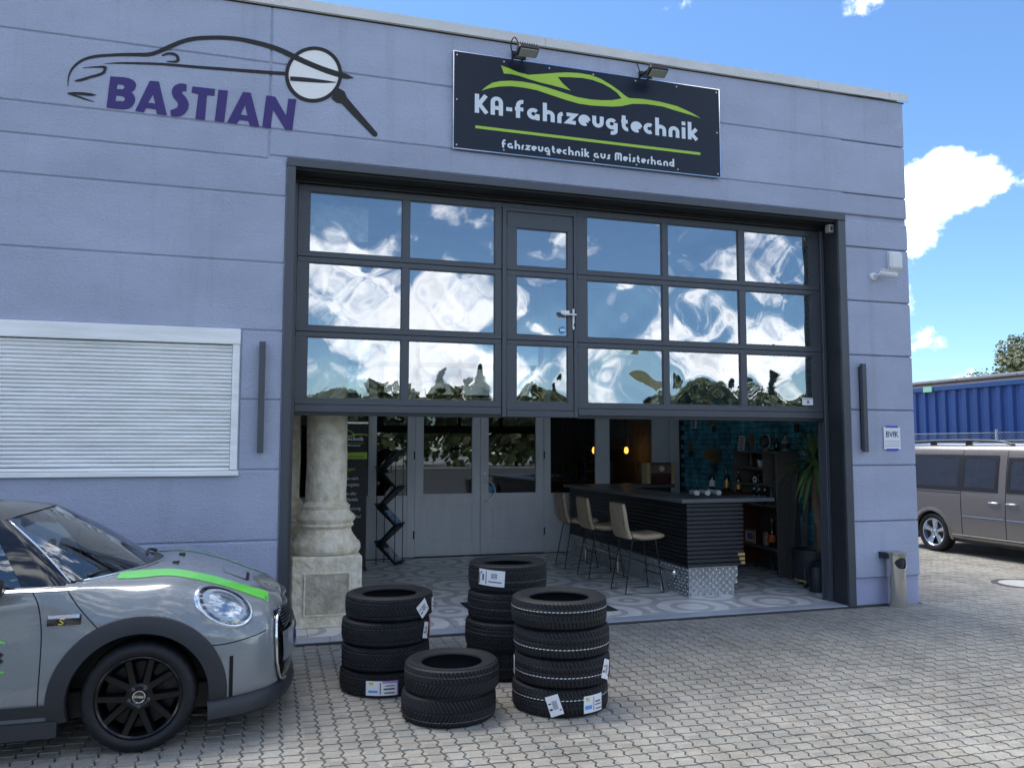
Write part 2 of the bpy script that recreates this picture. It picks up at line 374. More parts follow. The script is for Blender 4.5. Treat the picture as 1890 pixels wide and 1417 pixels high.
for t, d in side[:-1]: out.append((h + d, -h + t * P_))
for t, d in reversed(wave[1:]): out.append((-h + t * P_, h + d))
for t, d in reversed(side[1:]): out.append((-h + d, -h + t * P_))
nP = len(out)
def paver_geo(jit):
    vs = [(x * .945, y * .945, -.022) for x, y in out] + [(x * .88, y * .88, 0) for x, y in out]
    fs = [(i, (i + 1) % nP, nP + (i + 1) % nP, nP + i) for i in range(nP)] + [tuple(range(nP, 2 * nP))]
    return vs, fs
pm = bpy.data.meshes.new('paver'); a, b_ = paver_geo(0); pm.from_pydata(a, [], b_); pm.materials.append(M['paver']); pm.update()
fx = 945 / 1480; fy = 708.5 / 1480; CAM = Vector((-6.881, -7.222, 1.692))
cells = []
for i in range(-110, 80):
    for j in range(-55, 75):
        x, y = i * P_ + .03, -.06 - h - (-j) * P_ * 1.0
        if x < .02 and y > -.03: continue
        if x > 7.6: continue
        d = Vector((x, y, 0)) - CAM; zc = d.dot(F_)
        if zc < .5: continue
        u, v = d.dot(R2) / zc, d.dot(U2) / zc
        if abs(u) > fx * 1.22 + .05 or v < -fy * 1.25 or d.length > 19: continue
        cells.append((d.length + (0 if abs(u) < fx and abs(v) < fy else 100), x, y))
cells.sort()
rest = MB(); rv, rf = paver_geo(0)
for k, (dd, x, y) in enumerate(cells):
    z = random.uniform(-.0022, .0012); tx, ty, rz = random.gauss(0, .008), random.gauss(0, .008), random.gauss(0, .012)
    if k < 300:
        o = bpy.data.objects.new('paver', pm); COL.objects.link(o); o.parent = PAV; o.location = (x, y, z); o.rotation_euler = (tx, ty, rz)
    else:
        b0 = len(rest.v); c, s = cos(rz), sin(rz)
        rest.v += [(x + c * p[0] - s * p[1], y + s * p[0] + c * p[1], p[2] + z + p[0] * ty + p[1] * tx) for p in rv]
        rest.f += [tuple(q + b0 for q in f) for f in rf]
o = rest.build('paver_field', M['paver'], PAV); o['kind'] = 'stuff'
bx('joint_sand', M['joint'], PAV, -13, 7.7, -9.5, -.004, -.4, -.017)
bx('joint_sand', M['joint'], PAV, .01, 7.7, -.004, 14, -.4, -.0172)

# ================================================================== the building
BLD = thing('workshop_building', (-4, 5, 0), 'lilac rendered workshop hall with wide dark framed gate opening', 'building')
Z = [.286 + .6 * k for k in range(9)] + [5.612]        # panel joints
g = .007
def panel(x0, x1, z0, z1, y=0, m='stucco'): bx('wall_panel', M[m], BLD, x0 + g, x1 - g, y, .10, z0 + g, z1 - g, c=.008)
XL, XD, XJ, XR0 = -14.0, -6.764, -6.925, -.86
for k in range(9):
    z0, z1 = Z[k], Z[k + 1]
    if k in (2, 3):
        panel(XL, -10.6, z0, z1); panel(-7.118, XD, z0, z1)
    elif z1 < 4.0: panel(XL, XD, z0, z1)
    elif k == 6: panel(XL, XD, z0, 4.215); panel(XL, XJ, 4.215, z1)
    else: panel(XL, XJ, z0, z1)
    if z1 < 4.0: panel(XR0, .0, z0, z1)
panel(XR0, 0, Z[6], 4.19)
panel(XJ, 0, 4.215 + .03, Z[7]); panel(XJ, 0, Z[7], Z[8]); panel(XJ, 0, Z[8], Z[9])
for o in [c for c in BLD.children]: pass
bx('plinth', M['plinth'], BLD, XR0 + .004, -.03, .028, .11, -.05, .286)
bx('plinth', M['plinth'], BLD, XL, XD - .004, .028, .11, -.05, .286)
# the core of the walls behind the panels: grooves show its face
m = MB()
m.box(XL, -10.6, .013, .36, -.3, 5.6); m.box(-10.6, -7.13, .013, .36, -.3, 1.47); m.box(-10.6, -7.13, .013, .36, 2.69, 5.6)
m.box(-7.13, XD + .004, .013, .36, .0, 5.6); m.box(XD + .004, XR0, .013, .36, 4.24, 5.6); m.box(XR0, -.008, .029, .36, -.3, 5.6)
m.build('wall_core', M['stucco'], BLD)
m = MB(); m.box(-.19, -.008, .36, 13, -.3, 5.6); m.box(XL, XL + .3, .36, 13, -.3, 5.6); m.box(XL + .3, -.19, 12.7, 13, -.3, 5.6)
m.build('outer_wall', M['stucco'], BLD)
bx('flat_roof', M['inner'], BLD, XL + .02, -.02, .02, 12.98, 5.45, 5.60)
ce = [XL, -10.5, -7.45, -4.353, -1.173, -.214, .045]
for a, b in zip(ce, ce[1:]):
    m = MB(); m.prism([(-.035, 5.612), (-.028, 5.612), (-.028, 5.69), (.42, 5.70), (.42, 5.712), (-.035, 5.705)], a + .002, b - .002, 'x'); m.build('coping', M['coping'], BLD)
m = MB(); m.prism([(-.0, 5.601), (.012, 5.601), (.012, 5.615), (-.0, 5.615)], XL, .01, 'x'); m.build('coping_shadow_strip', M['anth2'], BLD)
# inner room shell
m = MB(); m.box(-7.4, -.192, .365, 9.2, 4.30, 4.40); m.build('ceiling', M['inner'], BLD)
m = MB(); m.box(-7.4, -7.2, .365, 9.2, -.1, 4.30); m.build('inner_wall', M['inner'], BLD)
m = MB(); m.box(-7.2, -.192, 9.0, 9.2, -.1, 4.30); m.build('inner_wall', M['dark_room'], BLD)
# floor of the hall with patterned tiles
def tilemat():
    m = mat('patterned_cement_tile', (.3, .3, .3), .38); t = m.node_tree; b = t.nodes['Principled BSDF']
    g = t.nodes.new('ShaderNodeNewGeometry')
    def ring(off, per, r0, wd):
        a = N(t, 'ShaderNodeVectorMath', operation='ADD'); a.inputs[1].default_value = (off[0], off[1], 0); t.links.new(g.outputs['Position'], a.inputs[0])
        md = N(t, 'ShaderNodeVectorMath', operation='MODULO'); md.inputs[1].default_value = (per, per, 50); t.links.new(a.outputs[0], md.inputs[0])
        sb = N(t, 'ShaderNodeVectorMath', operation='SUBTRACT'); sb.inputs[1].default_value = (per / 2, per / 2, 0); t.links.new(md.outputs[0], sb.inputs[0])
        ml = N(t, 'ShaderNodeVectorMath', operation='MULTIPLY'); ml.inputs[1].default_value = (1, 1, 0); t.links.new(sb.outputs[0], ml.inputs[0])
        ln = N(t, 'ShaderNodeVectorMath', operation='LENGTH'); t.links.new(ml.outputs[0], ln.inputs[0])
        cp = N(t, 'ShaderNodeMath', operation='COMPARE'); t.links.new(ln.outputs['Value'], cp.inputs[0]); cp.inputs[1].default_value = r0; cp.inputs[2].default_value = wd
        return cp.outputs[0]
    def mxm(a, c):
        k = N(t, 'ShaderNodeMath', operation='MAXIMUM'); t.links.new(a, k.inputs[0]); t.links.new(c, k.inputs[1]); return k.outputs[0]
    f = mxm(mxm(ring((60, 60), .999, .42, .045), ring((60, 60), .999, .20, .035)), mxm(ring((60.5, 60.5), .999, .30, .042), ring((60.5, 60.5), .999, .09, .035)))
    n = N(t, 'ShaderNodeTexNoise', Scale=7.0, Detail=6.0); t.links.new(g.outputs['Position'], n.inputs['Vector'])
    mx = N(t, 'ShaderNodeMix', data_type='RGBA'); t.links.new(f, mx.inputs[0]); mx.inputs[6].default_value = (.86, .85, .82, 1); mx.inputs[7].default_value = (.52, .51, .50, 1)
    m2 = N(t, 'ShaderNodeMix', data_type='RGBA', blend_type='MULTIPLY'); m2.inputs[0].default_value = .5; t.links.new(mx.outputs[2], m2.inputs[6])
    cr = N(t, 'ShaderNodeValToRGB'); cr.color_ramp.elements[0].color = (.72, .72, .72, 1); cr.color_ramp.elements[0].position = .35; cr.color_ramp.elements[1].position = .65; t.links.new(n.outputs[0], cr.inputs[0]); t.links.new(cr.outputs[0], m2.inputs[7])
    t.links.new(m2.outputs[2], b.inputs['Base Color']); return m
M['tile'] = tilemat()
M['silltile'] = mat('blue_grey_sill_tile', (.42, .45, .50), .35, var=.1, vscale=5)
FL = bpy.data.objects.new('floor', None); COL.objects.link(FL); FL['kind'] = 'structure'; FL.location = (-3.8, 2.6, 0)
bx('floor_bed', mat('tile_grout', (.06, .06, .06), .9), FL, -7.2, -.192, .0, 9, -.3, .006)
TS = .333
tm = bpy.data.meshes.new('tile'); q = MB().box(0, TS - .004, 0, TS - .004, .0, .014, c=.0015); tm.from_pydata(q.v, [], q.f); tm.materials.append(M['tile'])
bmq = bmesh.new(); bmq.from_mesh(tm); bmesh.ops.recalc_face_normals(bmq, faces=bmq.faces); bmq.to_mesh(tm); bmq.free()
for i in range(21):
    for j in range(15):
        x, y = -7.16 + i * TS, .205 + j * TS
        if x > -.35 or y > 4.8: continue
        o = bpy.data.objects.new('tile', tm); COL.objects.link(o); o.parent = FL; o.location = Vector((x, y, random.uniform(-.0006, .0006))) - FL.location
for i in range(15):
    x = -6.70 + i * .39
    bx('sill_tile', M['silltile'], FL, x, min(x + .386, -.955), .004, .200, 0, .013, c=.0015)

# dark frame round the opening
m = MB(); m.box(-6.764, -6.692, -.016, .36, 0, 4.166, c=.003); m.build('opening_frame', M['anth'], BLD)
m = MB(); m.box(-.952, -.862, -.016, .02, 0, 4.160, c=.003); m.build('opening_frame', M['anth'], BLD)
m = MB(); m.box(-.949, -.865, .021, .36, 0, 4.15); m.build('opening_reveal', M['anth2'], BLD)
m = MB(); m.box(-6.768, -.858, -.020, .02, 4.166, 4.238, c=.003); m.build('opening_frame', M['anth'], BLD)
m = MB(); m.box(-6.69, -.87, .021, .36, 4.150, 4.236); m.build('opening_reveal', M['anth2'], BLD)
m = MB(); m.box(-6.69, -.955, .20, .215, 4.125, 4.150); m.box(-6.69, -.955, .225, .27, 4.105, 4.148); m.build('door_seal', M['black'], BLD)
m = MB(); m.box(-.985, -.953, .25, .345, 0.015, 4.12, c=.004); m.box(-1.005, -.986, .335, .36, .015, 4.12); m.box(-.975, -.955, .235, .249, .015, 4.12); m.build('guide_rail', M['anth'], BLD)
m = MB(); m.box(-6.69, -6.66, .25, .345, 0.015, 4.12, c=.004); m.build('guide_rail', M['anth'], BLD)

# ================================================================== roller shutter window (part of the building)
SW = MB().box(-10.6, -7.118, -.028, .013, 2.556, 2.690, c=.004).build('shutter_window', M['alu'], BLD)
bx('guide_rail', M['alu'], SW, -7.180, -7.120, -.022, .012, 1.489, 2.555, c=.004)
bx('sill', M['alu'], SW, -10.6, -7.108, -.040, .05, 1.440, 1.482, c=.004)
bx('shutter_back', M['black'], SW, -10.6, -7.135, .045, .06, 1.483, 2.56)
zz = 1.496; sl = None
bx('bottom_bar', M['alu'], SW, -10.6, -7.184, -.004, .03, 1.486, 1.512, c=.003)
zz = 1.517; n_s = 31; ph = (2.553 - zz) / n_s
prof = [(0.034, 0), (.016, .0005), (.003, ph * .22), (-.001, ph * .5), (.003, ph * .78), (.016, ph * .93), (.034, ph * .935)]
for k in range(n_s):
    m = MB(); m.grid([[(x, y + random.uniform(-.0006, .0006), zz + k * ph + z) for y, z in prof] for x in (-10.6, -9.6, -8.4, -7.183)]); m.build('shutter_slat', M['alu'], SW, smooth=50)

# ================================================================== sectional gate with its wicket door
GATE = thing('sectional_gate', (-3.82, .3, 1.97), 'half raised anthracite sectional gate with eighteen reflective panes and wicket door', 'gate')
YD0, YD1 = .275, .315
cols = [(-6.553, -5.690), (-5.622, -4.772), (-4.552, -4.008), (-3.797, -2.944), (-2.878, -2.022), (-1.948, -1.103)]
rows = [(3.432, 4.13, 3.478, 4.042), (2.738, 3.428, 2.790, 3.378), (2.070, 2.734, 2.122, 2.688)]
WX0, WX1 = -4.705, -3.905
warp_seed = 0
def pane(x0, x1, z0, z1, parent, amp, sd):
    R = random.Random(sd); n, k = 30, 22; ws = []
    for q in range(7):
        ws.append((R.uniform(-1, 1), R.uniform(3, 15), R.uniform(3, 16), R.uniform(0, 6.3), R.uniform(0, 6.3)))
    w, hh = x1 - x0, z1 - z0; rowsv = []
    bul = R.uniform(-1, 1)
    for i in range(k + 1):
        r = []
        for j in range(n + 1):
            x, z = x0 + w * j / n, z0 + hh * i / k; u, v = j / n, i / k
            e = min(u, 1 - u) * min(v, 1 - v) * 16; e = min(1, e) ** .8
            d = bul * .0024 * (4 * u * (1 - u)) * (4 * v * (1 - v)) + e * sum(a * sin(fx_ * (x - x0) * 1.25 + p) * sin(fz_ * (z - z0) * 1.25 + s) / (.4 * (fx_ + fz_)) for a, fx_, fz_, p, s in ws) * .0030
            r.append((x, .296 + amp * d, z))
        rowsv.append(r)
    m = MB(); m.grid(rowsv); return m.build('pane', M['glass'], parent, smooth=1)
def frame_sec(m, x0, x1, z0, z1, cs, p0, p1):
    """rails and stiles round the panes of one section"""
    m.box(x0, x1, YD0, YD1, z0, p0, c=.003); m.box(x0, x1, YD0, YD1, p1, z1, c=.003)
    xs = [x0] + [v for c in cs for v in c] + [x1]
    for a, b in zip(xs[::2], xs[1::2]): m.box(a, b, YD0 + .002, YD1 - .002, p0 - .004, p1 + .004)
    for a, b in cs:
        for q in ((a, a + .008, p0, p1), (b - .008, b, p0, p1)): m.box(q[0], q[1], YD0 + .009, YD0 + .02, q[2], q[3])
        m.box(a, b, YD0 + .009, YD0 + .02, p0, p0 + .008); m.box(a, b, YD0 + .009, YD0 + .02, p1 - .008, p1)
pid = 0
amps = [[.5, .3, .8, .12, .9, 1.6], [1.4, 1.5, 2.2, 2.3, 1.5, 1.9], [1.1, 1.2, 1.5, 1.8, 1.8, 1.6]]
WK = None
for r, (z0, z1, p0, p1) in enumerate(rows):
    m = MB(); frame_sec(m, -6.655, WX0, z0, z1, cols[:2], p0, p1); frame_sec(m, WX1, -.99, z0, z1, cols[3:], p0, p1)
    if r == 0: m.box(WX0, WX1, YD0, YD1, 4.06, 4.13)
    S_ = m.build('gate_section', M['anth'], GATE)
    for c in (0, 1, 3, 4, 5): pane(*cols[c], p0, p1, S_, amps[r][c], 40 + r * 10 + c)
m = MB()
for r, (z0, z1, p0, p1) in enumerate(rows):
    zt = z1 if r else 4.02
    frame_sec(m, WX0 + .055, WX1 - .045, (z0 if r < 2 else 2.045), zt, [cols[2]], p0 - (.0 if r else .0), min(p1, 3.862) if r == 0 else p1)
WK = m.build('wicket_door', M['anth'], GATE)
for r, (z0, z1, p0, p1) in enumerate(rows): pane(*cols[2], p0, 3.862 if r == 0 else p1, WK, amps[r][2], 90 + r)
m = MB(); m.box(WX0 + .006, WX0 + .05, YD0 - .012, YD1, 1.975, 4.06, c=.004); m.box(WX1 - .04, WX1 - .004, YD0 - .012, YD1, 1.975, 4.06, c=.004); m.box(WX0 + .006, WX1 - .004, YD0 - .011, YD1, 4.022, 4.058, c=.004)
m.build('wicket_frame', M['anth'], GATE)
m = MB(); m.box(-6.655, WX0, YD0 - .004, YD1, 1.998, 2.068, c=.006); m.box(WX1, -.99, YD0 - .004, YD1, 1.998, 2.068, c=.006); m.box(WX0 + .052, WX1 - .042, YD0 - .008, YD1, 1.975, 2.042, c=.006); m.build('bottom_rail', M['anth'], GATE)
m = MB(); m.box(-6.655, WX0, YD0 + .004, YD1 - .006, 1.968, 1.997); m.box(WX1, -.99, YD0 + .004, YD1 - .006, 1.968, 1.997); m.build('rubber_seal', M['black'], GATE)
# lever handle, its back plate, hang tag, stickers
hp = MB().box(-3.962, -3.926, YD0 - .012, YD0 - .001, 2.862, 3.074, c=.005).build('handle_plate', M['white'], WK)
MB().tube([(-3.944, YD0 - .012, 3.006), (-3.944, YD0 - .055, 3.006), (-3.99, YD0 - .058, 3.006), (-4.075, YD0 - .056, 3.004)], .009, 10).build('lever', M['white'], hp, smooth=40)
MB().box(-3.950, -3.938, YD0 - .014, YD0 - .0115, 2.895, 2.925).build('lock_cylinder', M['anth2'], hp)
MB().box(-4.100, -4.010, YD0 - .047, YD0 - .043, 3.008, 3.046).build('hang_tag', M['label'], hp)
m = MB(); m.prism([(-4.061 + .036 * cos(a * pi / 16), 2.856 + .036 * sin(a * pi / 16)) for a in range(32)], .286, .288); st = m.build('round_sticker', M['blue'], WK)
MB().box(-4.09, -4.032, .2848, .2858, 2.846, 2.866).build('sticker_band', M['label'], st)
bx('paper_sticker', M['label'], GATE, -1.250, -1.106, .286, .2875, 2.146, 2.226)
bx('sticker_print', mat('grey_print', (.25, .27, .33), .6), GATE, -1.190, -1.160, .285, .286, 2.160, 2.200)
bx('sticker_print', M['ink'], GATE, -1.24, -1.116, .285, .286, 2.212, 2.216)
# small sensor box at the head of the right reveal
sb = thing('sensor_box', (-.985, .10, 4.06), 'small grey sensor box under the head of the gate frame', 'sensor')
bx('housing', mat('sensor_grey', (.36, .36, .34), .5), sb, -1.01, -.951, .06, .13, 4.045, 4.135, c=.006)
bx('lens', M['anth2'], sb, -.995, -.968, .056, .062, 4.065, 4.11)

# ================================================================== sign over the gate
SG = thing('shop_sign', (-3.845, -.01, 4.485), 'dark navy shop sign board with lime car outline and white lettering', 'sign')
bx('board', M['navy'], SG, -5.268, -2.422, -.034, -.012, 4.488, 5.427)
m = MB()
for a in ((-5.276, -2.414, 5.427, 5.433), (-5.276, -2.414, 4.482, 4.488)): m.box(a[0], a[1], -.037, -.010, a[2], a[3])
m.box(-5.276, -5.2685, -.037, -.010, 4.488, 5.427); m.box(-2.4215, -2.414, -.037, -.010, 4.488, 5.427); m.build('edge_trim', M['chrome'], SG)
for x in [-5.24 + i * (2.79 / 6) for i in range(7)]:
    for z in (4.52, 5.395):
        m = MB(); m.lathe([(0, -.040), (.006, -.039), (.0085, -.0345)], (x, 0, z), 8, 'y'); m.build('screw', M['white'], SG)
for x in (-5.24, -2.45):
    m = MB(); m.lathe([(0, -.040), (.006, -.039), (.0085, -.0345)], (x, 0, 4.96), 8, 'y'); m.build('screw', M['white'], SG)
SWOOSH = [(-4.805, 5.352), (-4.73, 5.337), (-4.628, 5.307), (-4.526, 5.297), (-4.381, 5.326), (-4.234, 5.358), (-4.128, 5.377), (-4.001, 5.389), (-3.872, 5.387), (-3.763, 5.362), (-3.654, 5.315), (-3.567, 5.268), (-3.501, 5.224), (-3.452, 5.204), (-3.3, 5.215), (-3.119, 5.211), (-2.913, 5.189), (-2.751, 5.141), (-2.64, 5.094), (-2.752, 5.115), (-2.891, 5.134), (-3.074, 5.164), (-3.256, 5.166), (-3.413, 5.15), (-3.546, 5.108), (-3.635, 5.092), (-3.744, 5.083), (-3.874, 5.074), (-4.002, 5.076), (-4.151, 5.098), (-4.298, 5.126), (-4.443, 5.155), (-4.587, 5.162), (-4.709, 5.159), (-4.82, 5.14), (-4.91, 5.114), (-4.996, 5.077), (-4.95, 5.123), (-4.891, 5.167), (-4.81, 5.195), (-4.709, 5.213), (-4.587, 5.22), (-4.464, 5.215), (-4.319, 5.194), (-4.172, 5.167), (-4.023, 5.141), (-3.873, 5.134), (-3.743, 5.143), (-3.634, 5.159), (-3.535, 5.189), (-3.589, 5.244), (-3.655, 5.281), (-3.742, 5.315), (-3.85, 5.338), (-3.958, 5.344), (-4.086, 5.334), (-4.224, 5.317), (-4.171, 5.259), (-4.087, 5.198), (-4.193, 5.215), (-4.298, 5.227), (-4.402, 5.237), (-4.505, 5.252), (-4.628, 5.275), (-4.71, 5.28), (-4.776, 5.276)]
MB().prism(SWOOSH, -.0352, -.0342).build('car_outline', M['green'], SG)
bx('green_line', M['green'], SG, -5.058, -2.652, -.0352, -.0342, 4.700, 4.727)
def arc(cx, cy, r, a0, a1, n=14, ry=None): return [(cx + r * cos(radians(a0 + (a1 - a0) * k / n)), cy + (ry or r) * sin(radians(a0 + (a1 - a0) * k / n))) for k in range(n + 1)]
GL = {  # geometric rounded letters: strokes, advance width; x-height 1
 'a': ([arc(.48, .5, .32, 40, 360), [(.80, .5), (.80, 0)]], 1.06), 'h': ([[(.2, 1.55), (.2, 0)], arc(.5, .5, .3, 180, 0) + [(.8, 0)]], 1.02), 'n': ([[(.2, .6), (.2, 0)], arc(.5, .5, .3, 180, 0, ry=.32) + [(.8, 0)]], 1.02),
 'u': ([[(.2, 1), (.2, .5)] + arc(.5, .5, .3, 180, 360, ry=.32) + [(.8, 1)]], 1.02), 'r': ([[(.2, 0), (.2, .52)] + arc(.50, .52, .30, 180, 98, 8)], .58), 'z': ([[(.08, .82), (.72, .82), (.16, .18), (.80, .18)]], .9),
 'e': ([arc(.48, .5, .32, 0, 300) , [(.2, .5), (.82, .5)]], .96), 'g': ([arc(.48, .5, .32, 40, 360), [(.80, .6), (.80, -.05)] + arc(.5, -.08, .3, 0, -110, 8, ry=.2)], 1.06), 't': ([[(.3, 1.35), (.3, .5)] + arc(.6, .5, .3, 180, 280, 8, ry=.32), [(.1, .84), (.62, .84)]], .76),
 'c': ([arc(.48, .5, .32, 55, 305)], .84), 'i': ([[(.2, 1), (.2, 0)], [(.2, 1.5), (.2, 1.18)]], .42), 'k': ([[(.2, 1.55), (.2, 0)], [(.78, .98), (.34, .5), (.82, .02)]], .94),
 'K': ([[(.2, 1.55), (.2, 0)], [(.86, 1.5), (.36, .76), (.92, .04)]], 1.06), 'A': ([[(.2, 0), (.2, 1.05)] + arc(.5, 1.05, .3, 180, 0, ry=.32) + [(.8, 0)], [(.2, .6), (.8, .6)]], 1.04), 'F': ([[(.28, 0), (.28, 1.0)] + arc(.62, 1.0, .34, 180, 80, 8, ry=.37), [(.05, .74), (.68, .74)]], .86),
 '-': ([[(.06, .62), (.50, .62)]], .56), 's': ([[(.66, .82), (.45, .82), (.34, .7), (.36, .6), (.46, .45), (.48, .32), (.40, .18), (.06, .18)]], .72), 'M': ([[(.2, 0), (.2, 1.1)] + arc(.44, 1.12, .24, 180, 0, 10, ry=.25) + [(.68, .2)], [(.68, 1.1)] + arc(.92, 1.12, .24, 180, 0, 10, ry=.25) + [(1.16, 0)]], 1.38),
 'd': ([arc(.48, .5, .32, 0, 360), [(.80, 1.55), (.80, 0)]], 1.06), ' ': ([], .5)}
def stroke_text(txt, x0, x1, z0, xh, y, name, mt, parent, t=.36, place=None, world=True):
    tot = sum(GL[c][1] + .10 for c in txt); sx = (x1 - x0) / tot; m = MB(); x = 0; k = 0
    for c in txt:
        for st in GL[c][0]:
            b0 = len(m.v); m.ribbon([(x + p[0], p[1]) for p in st], t, y=-k * .00006 + y)
            k += 1
        x += GL[c][1] + .10
    m.v = [(x0 + p[0] * sx, p[1], z0 + p[2] * xh) for p in m.v]
    if place: place(m)
    return m.build(name, mt, parent, world=world)
stroke_text('KA-Fahrzeugtechnik', -5.07, -2.66, 4.852, .120, -.0352, 'lettering', M['signwhite'], SG, t=.315)
stroke_text('Fahrzeugtechnik aus Meisterhand', -4.80, -2.945, 4.541, .054, -.0352, 'lettering', M['signwhite'], SG, t=.30)

# floodlights over the sign
for k, (x, z) in enumerate(((-4.60, 5.43), (-3.24, 5.42))):
    fl = thing('floodlight', (x, 0, z), ('black floodlight with looped cable above the left half of the sign', 'black floodlight above the right half of the sign')[k], 'floodlight', 'floodlights over the sign')
    m = MB(); m.box(-.10, .10, -.055, .055, -.03, .03, c=.012)
    for q in range(8): m.box(-.085 + q * .023, -.079 + q * .023, -.05, .05, .03, .05)
    m.xf(Matrix.Translation((x, -.24, z + .0)) @ Matrix.Rotation(radians(-24), 4, 'X')); m.build('housing', M['black'], fl)
    m = MB(); m.box(-.085, .085, -.045, .045, -.037, -.031); m.xf(Matrix.Translation((x, -.24, z)) @ Matrix.Rotation(radians(-24), 4, 'X')); m.build('glass_front', mat('lamp_glass', (.35, .36, .33), .15), fl)
    m = MB(); m.tube([(x - .07, -.02, z + .05), (x - .07, -.2, z + .03)], .012, 6); m.tube([(x + .03, -.02, z + .05), (x + .03, -.2, z + .03)], .012, 6); m.box(x - .09, x + .05, -.03, -.001, z + .02, z + .09); m.build('bracket', M['black'], fl)
    pts = [(x - .09, -.03, z + .06), (x - .12, -.08, z + .13), (x - .09, -.1, z + .19), (x - .05, -.08, z + .15), (x - .07, -.12, z + .06)] if k == 0 else [(x - .08, -.03, z + .04), (x - .11, -.05, z + .1), (x - .13, -.04, z + .16)]
    MB().tube(crom(pts, 4), .006, 6).build('cable', M['black'], fl, smooth=1)

# ================================================================== painted logo with lettering on the left of the facade
LG = thing('wall_logo', (-7.25, -.001, 4.49), 'wall logo of black car outline, magnifying glass and violet capitals on lilac wall', 'logo')
K_ = dict(main=[(-8.526, 4.653, .0046), (-8.525, 4.72, .0093), (-8.512, 4.78, .0139), (-8.476, 4.844, .0186), (-8.414, 4.901, .0217), (-8.325, 4.941, .0248), (-8.222, 4.966, .0248), (-8.117, 4.986, .0279), (-8.011, 5.002, .031), (-7.931, 5.014, .0341), (-7.864, 5.042, .0341), (-7.771, 5.102, .0372), (-7.664, 5.169, .0372), (-7.568, 5.21, .0372), (-7.457, 5.236, .0372), (-7.33, 5.256, .0372), (-7.202, 5.263, .0387), (-7.072, 5.254, .0434), (-6.94, 5.236, .0465), (-6.837, 5.211, .0496), (-6.732, 5.172, .0527), (-6.627, 5.135, .0527), (-6.506, 5.099, .0527), (-6.414, 5.077, .0557), (-6.322, 5.06, .0527), (-6.26, 5.053, .0434), (-6.201, 5.048, .0046)],
 low=[(-8.261, 4.886, .0031), (-8.167, 4.905, .0124), (-8.035, 4.923, .0186), (-7.821, 4.946, .0217), (-7.547, 4.96, .0248), (-7.266, 4.976, .0279), (-6.993, 4.992, .031), (-6.788, 5.005, .0341)],
 ins=[(-6.758, 4.964, .0403), (-6.624, 4.972, .0403), (-6.473, 4.977, .0279), (-6.354, 4.985, .0046)],
 mir=[(-7.82, 5.021, .0124), (-7.769, 5.047, .0217), (-7.715, 5.046, .0248), (-7.692, 5.019, .0248), (-7.702, 4.986, .0217), (-7.781, 4.975, .0077)],
 hl=[(-8.418, 4.828, .0046), (-8.322, 4.849, .0124), (-8.259, 4.856, .0217), (-8.254, 4.839, .0217), (-8.274, 4.799, .0217), (-8.357, 4.758, .0217), (-8.433, 4.721, .0217), (-8.477, 4.707, .0093)],
 fog=[(-8.524, 4.595, .0093), (-8.467, 4.603, .0217), (-8.364, 4.606, .0248), (-8.313, 4.607, .0046)], fog2=[(-8.524, 4.595, .0124), (-8.453, 4.579, .0155), (-8.388, 4.561, .0124), (-8.323, 4.548, .0031)])
m = MB()
for i, (k, v) in enumerate(K_.items()):
    if k != 'ins':
        sm = crom([(p[0], p[1], p[2]) for p in v], 4); m.ribbon([tuple(p) for p in sm], .02, y=-.0040 - i * .0002)
m.build('car_outline', M['logo_black'], LG)
ca, cb = (-6.554, 5.031), .262
ell = lambda r: [(ca[0] + .250 * r * cos(a * pi / 32), ca[1] + .2605 * r * sin(a * pi / 32) + .139 * .25 * r * cos(a * pi / 32)) for a in range(64)]
MB().prism(ell(.93), -.0032, -.001).build('lens', M['logo_grey'], LG)
MB().prism(ell(1.0), -.0075, -.001, holes=[ell(.875)]).build('lens_rim', M['logo_black'], LG)
m = MB(); m.ribbon([tuple(p) for p in crom(K_['ins'], 4)], .02, y=-.0060); m.build('lens_line', M['logo_black'], LG)
MB().prism([(-6.397, 4.837), (-6.335, 4.934), (-6.281, 4.909), (-6.257, 4.856), (-6.178, 4.769), (-6.083, 4.667), (-5.98, 4.558), (-5.975, 4.534), (-5.995, 4.519), (-6.019, 4.526), (-6.114, 4.615), (-6.224, 4.715), (-6.302, 4.793), (-6.348, 4.796), (-6.379, 4.816)], -.0066, -.001).build('handle', M['logo_black'], LG)
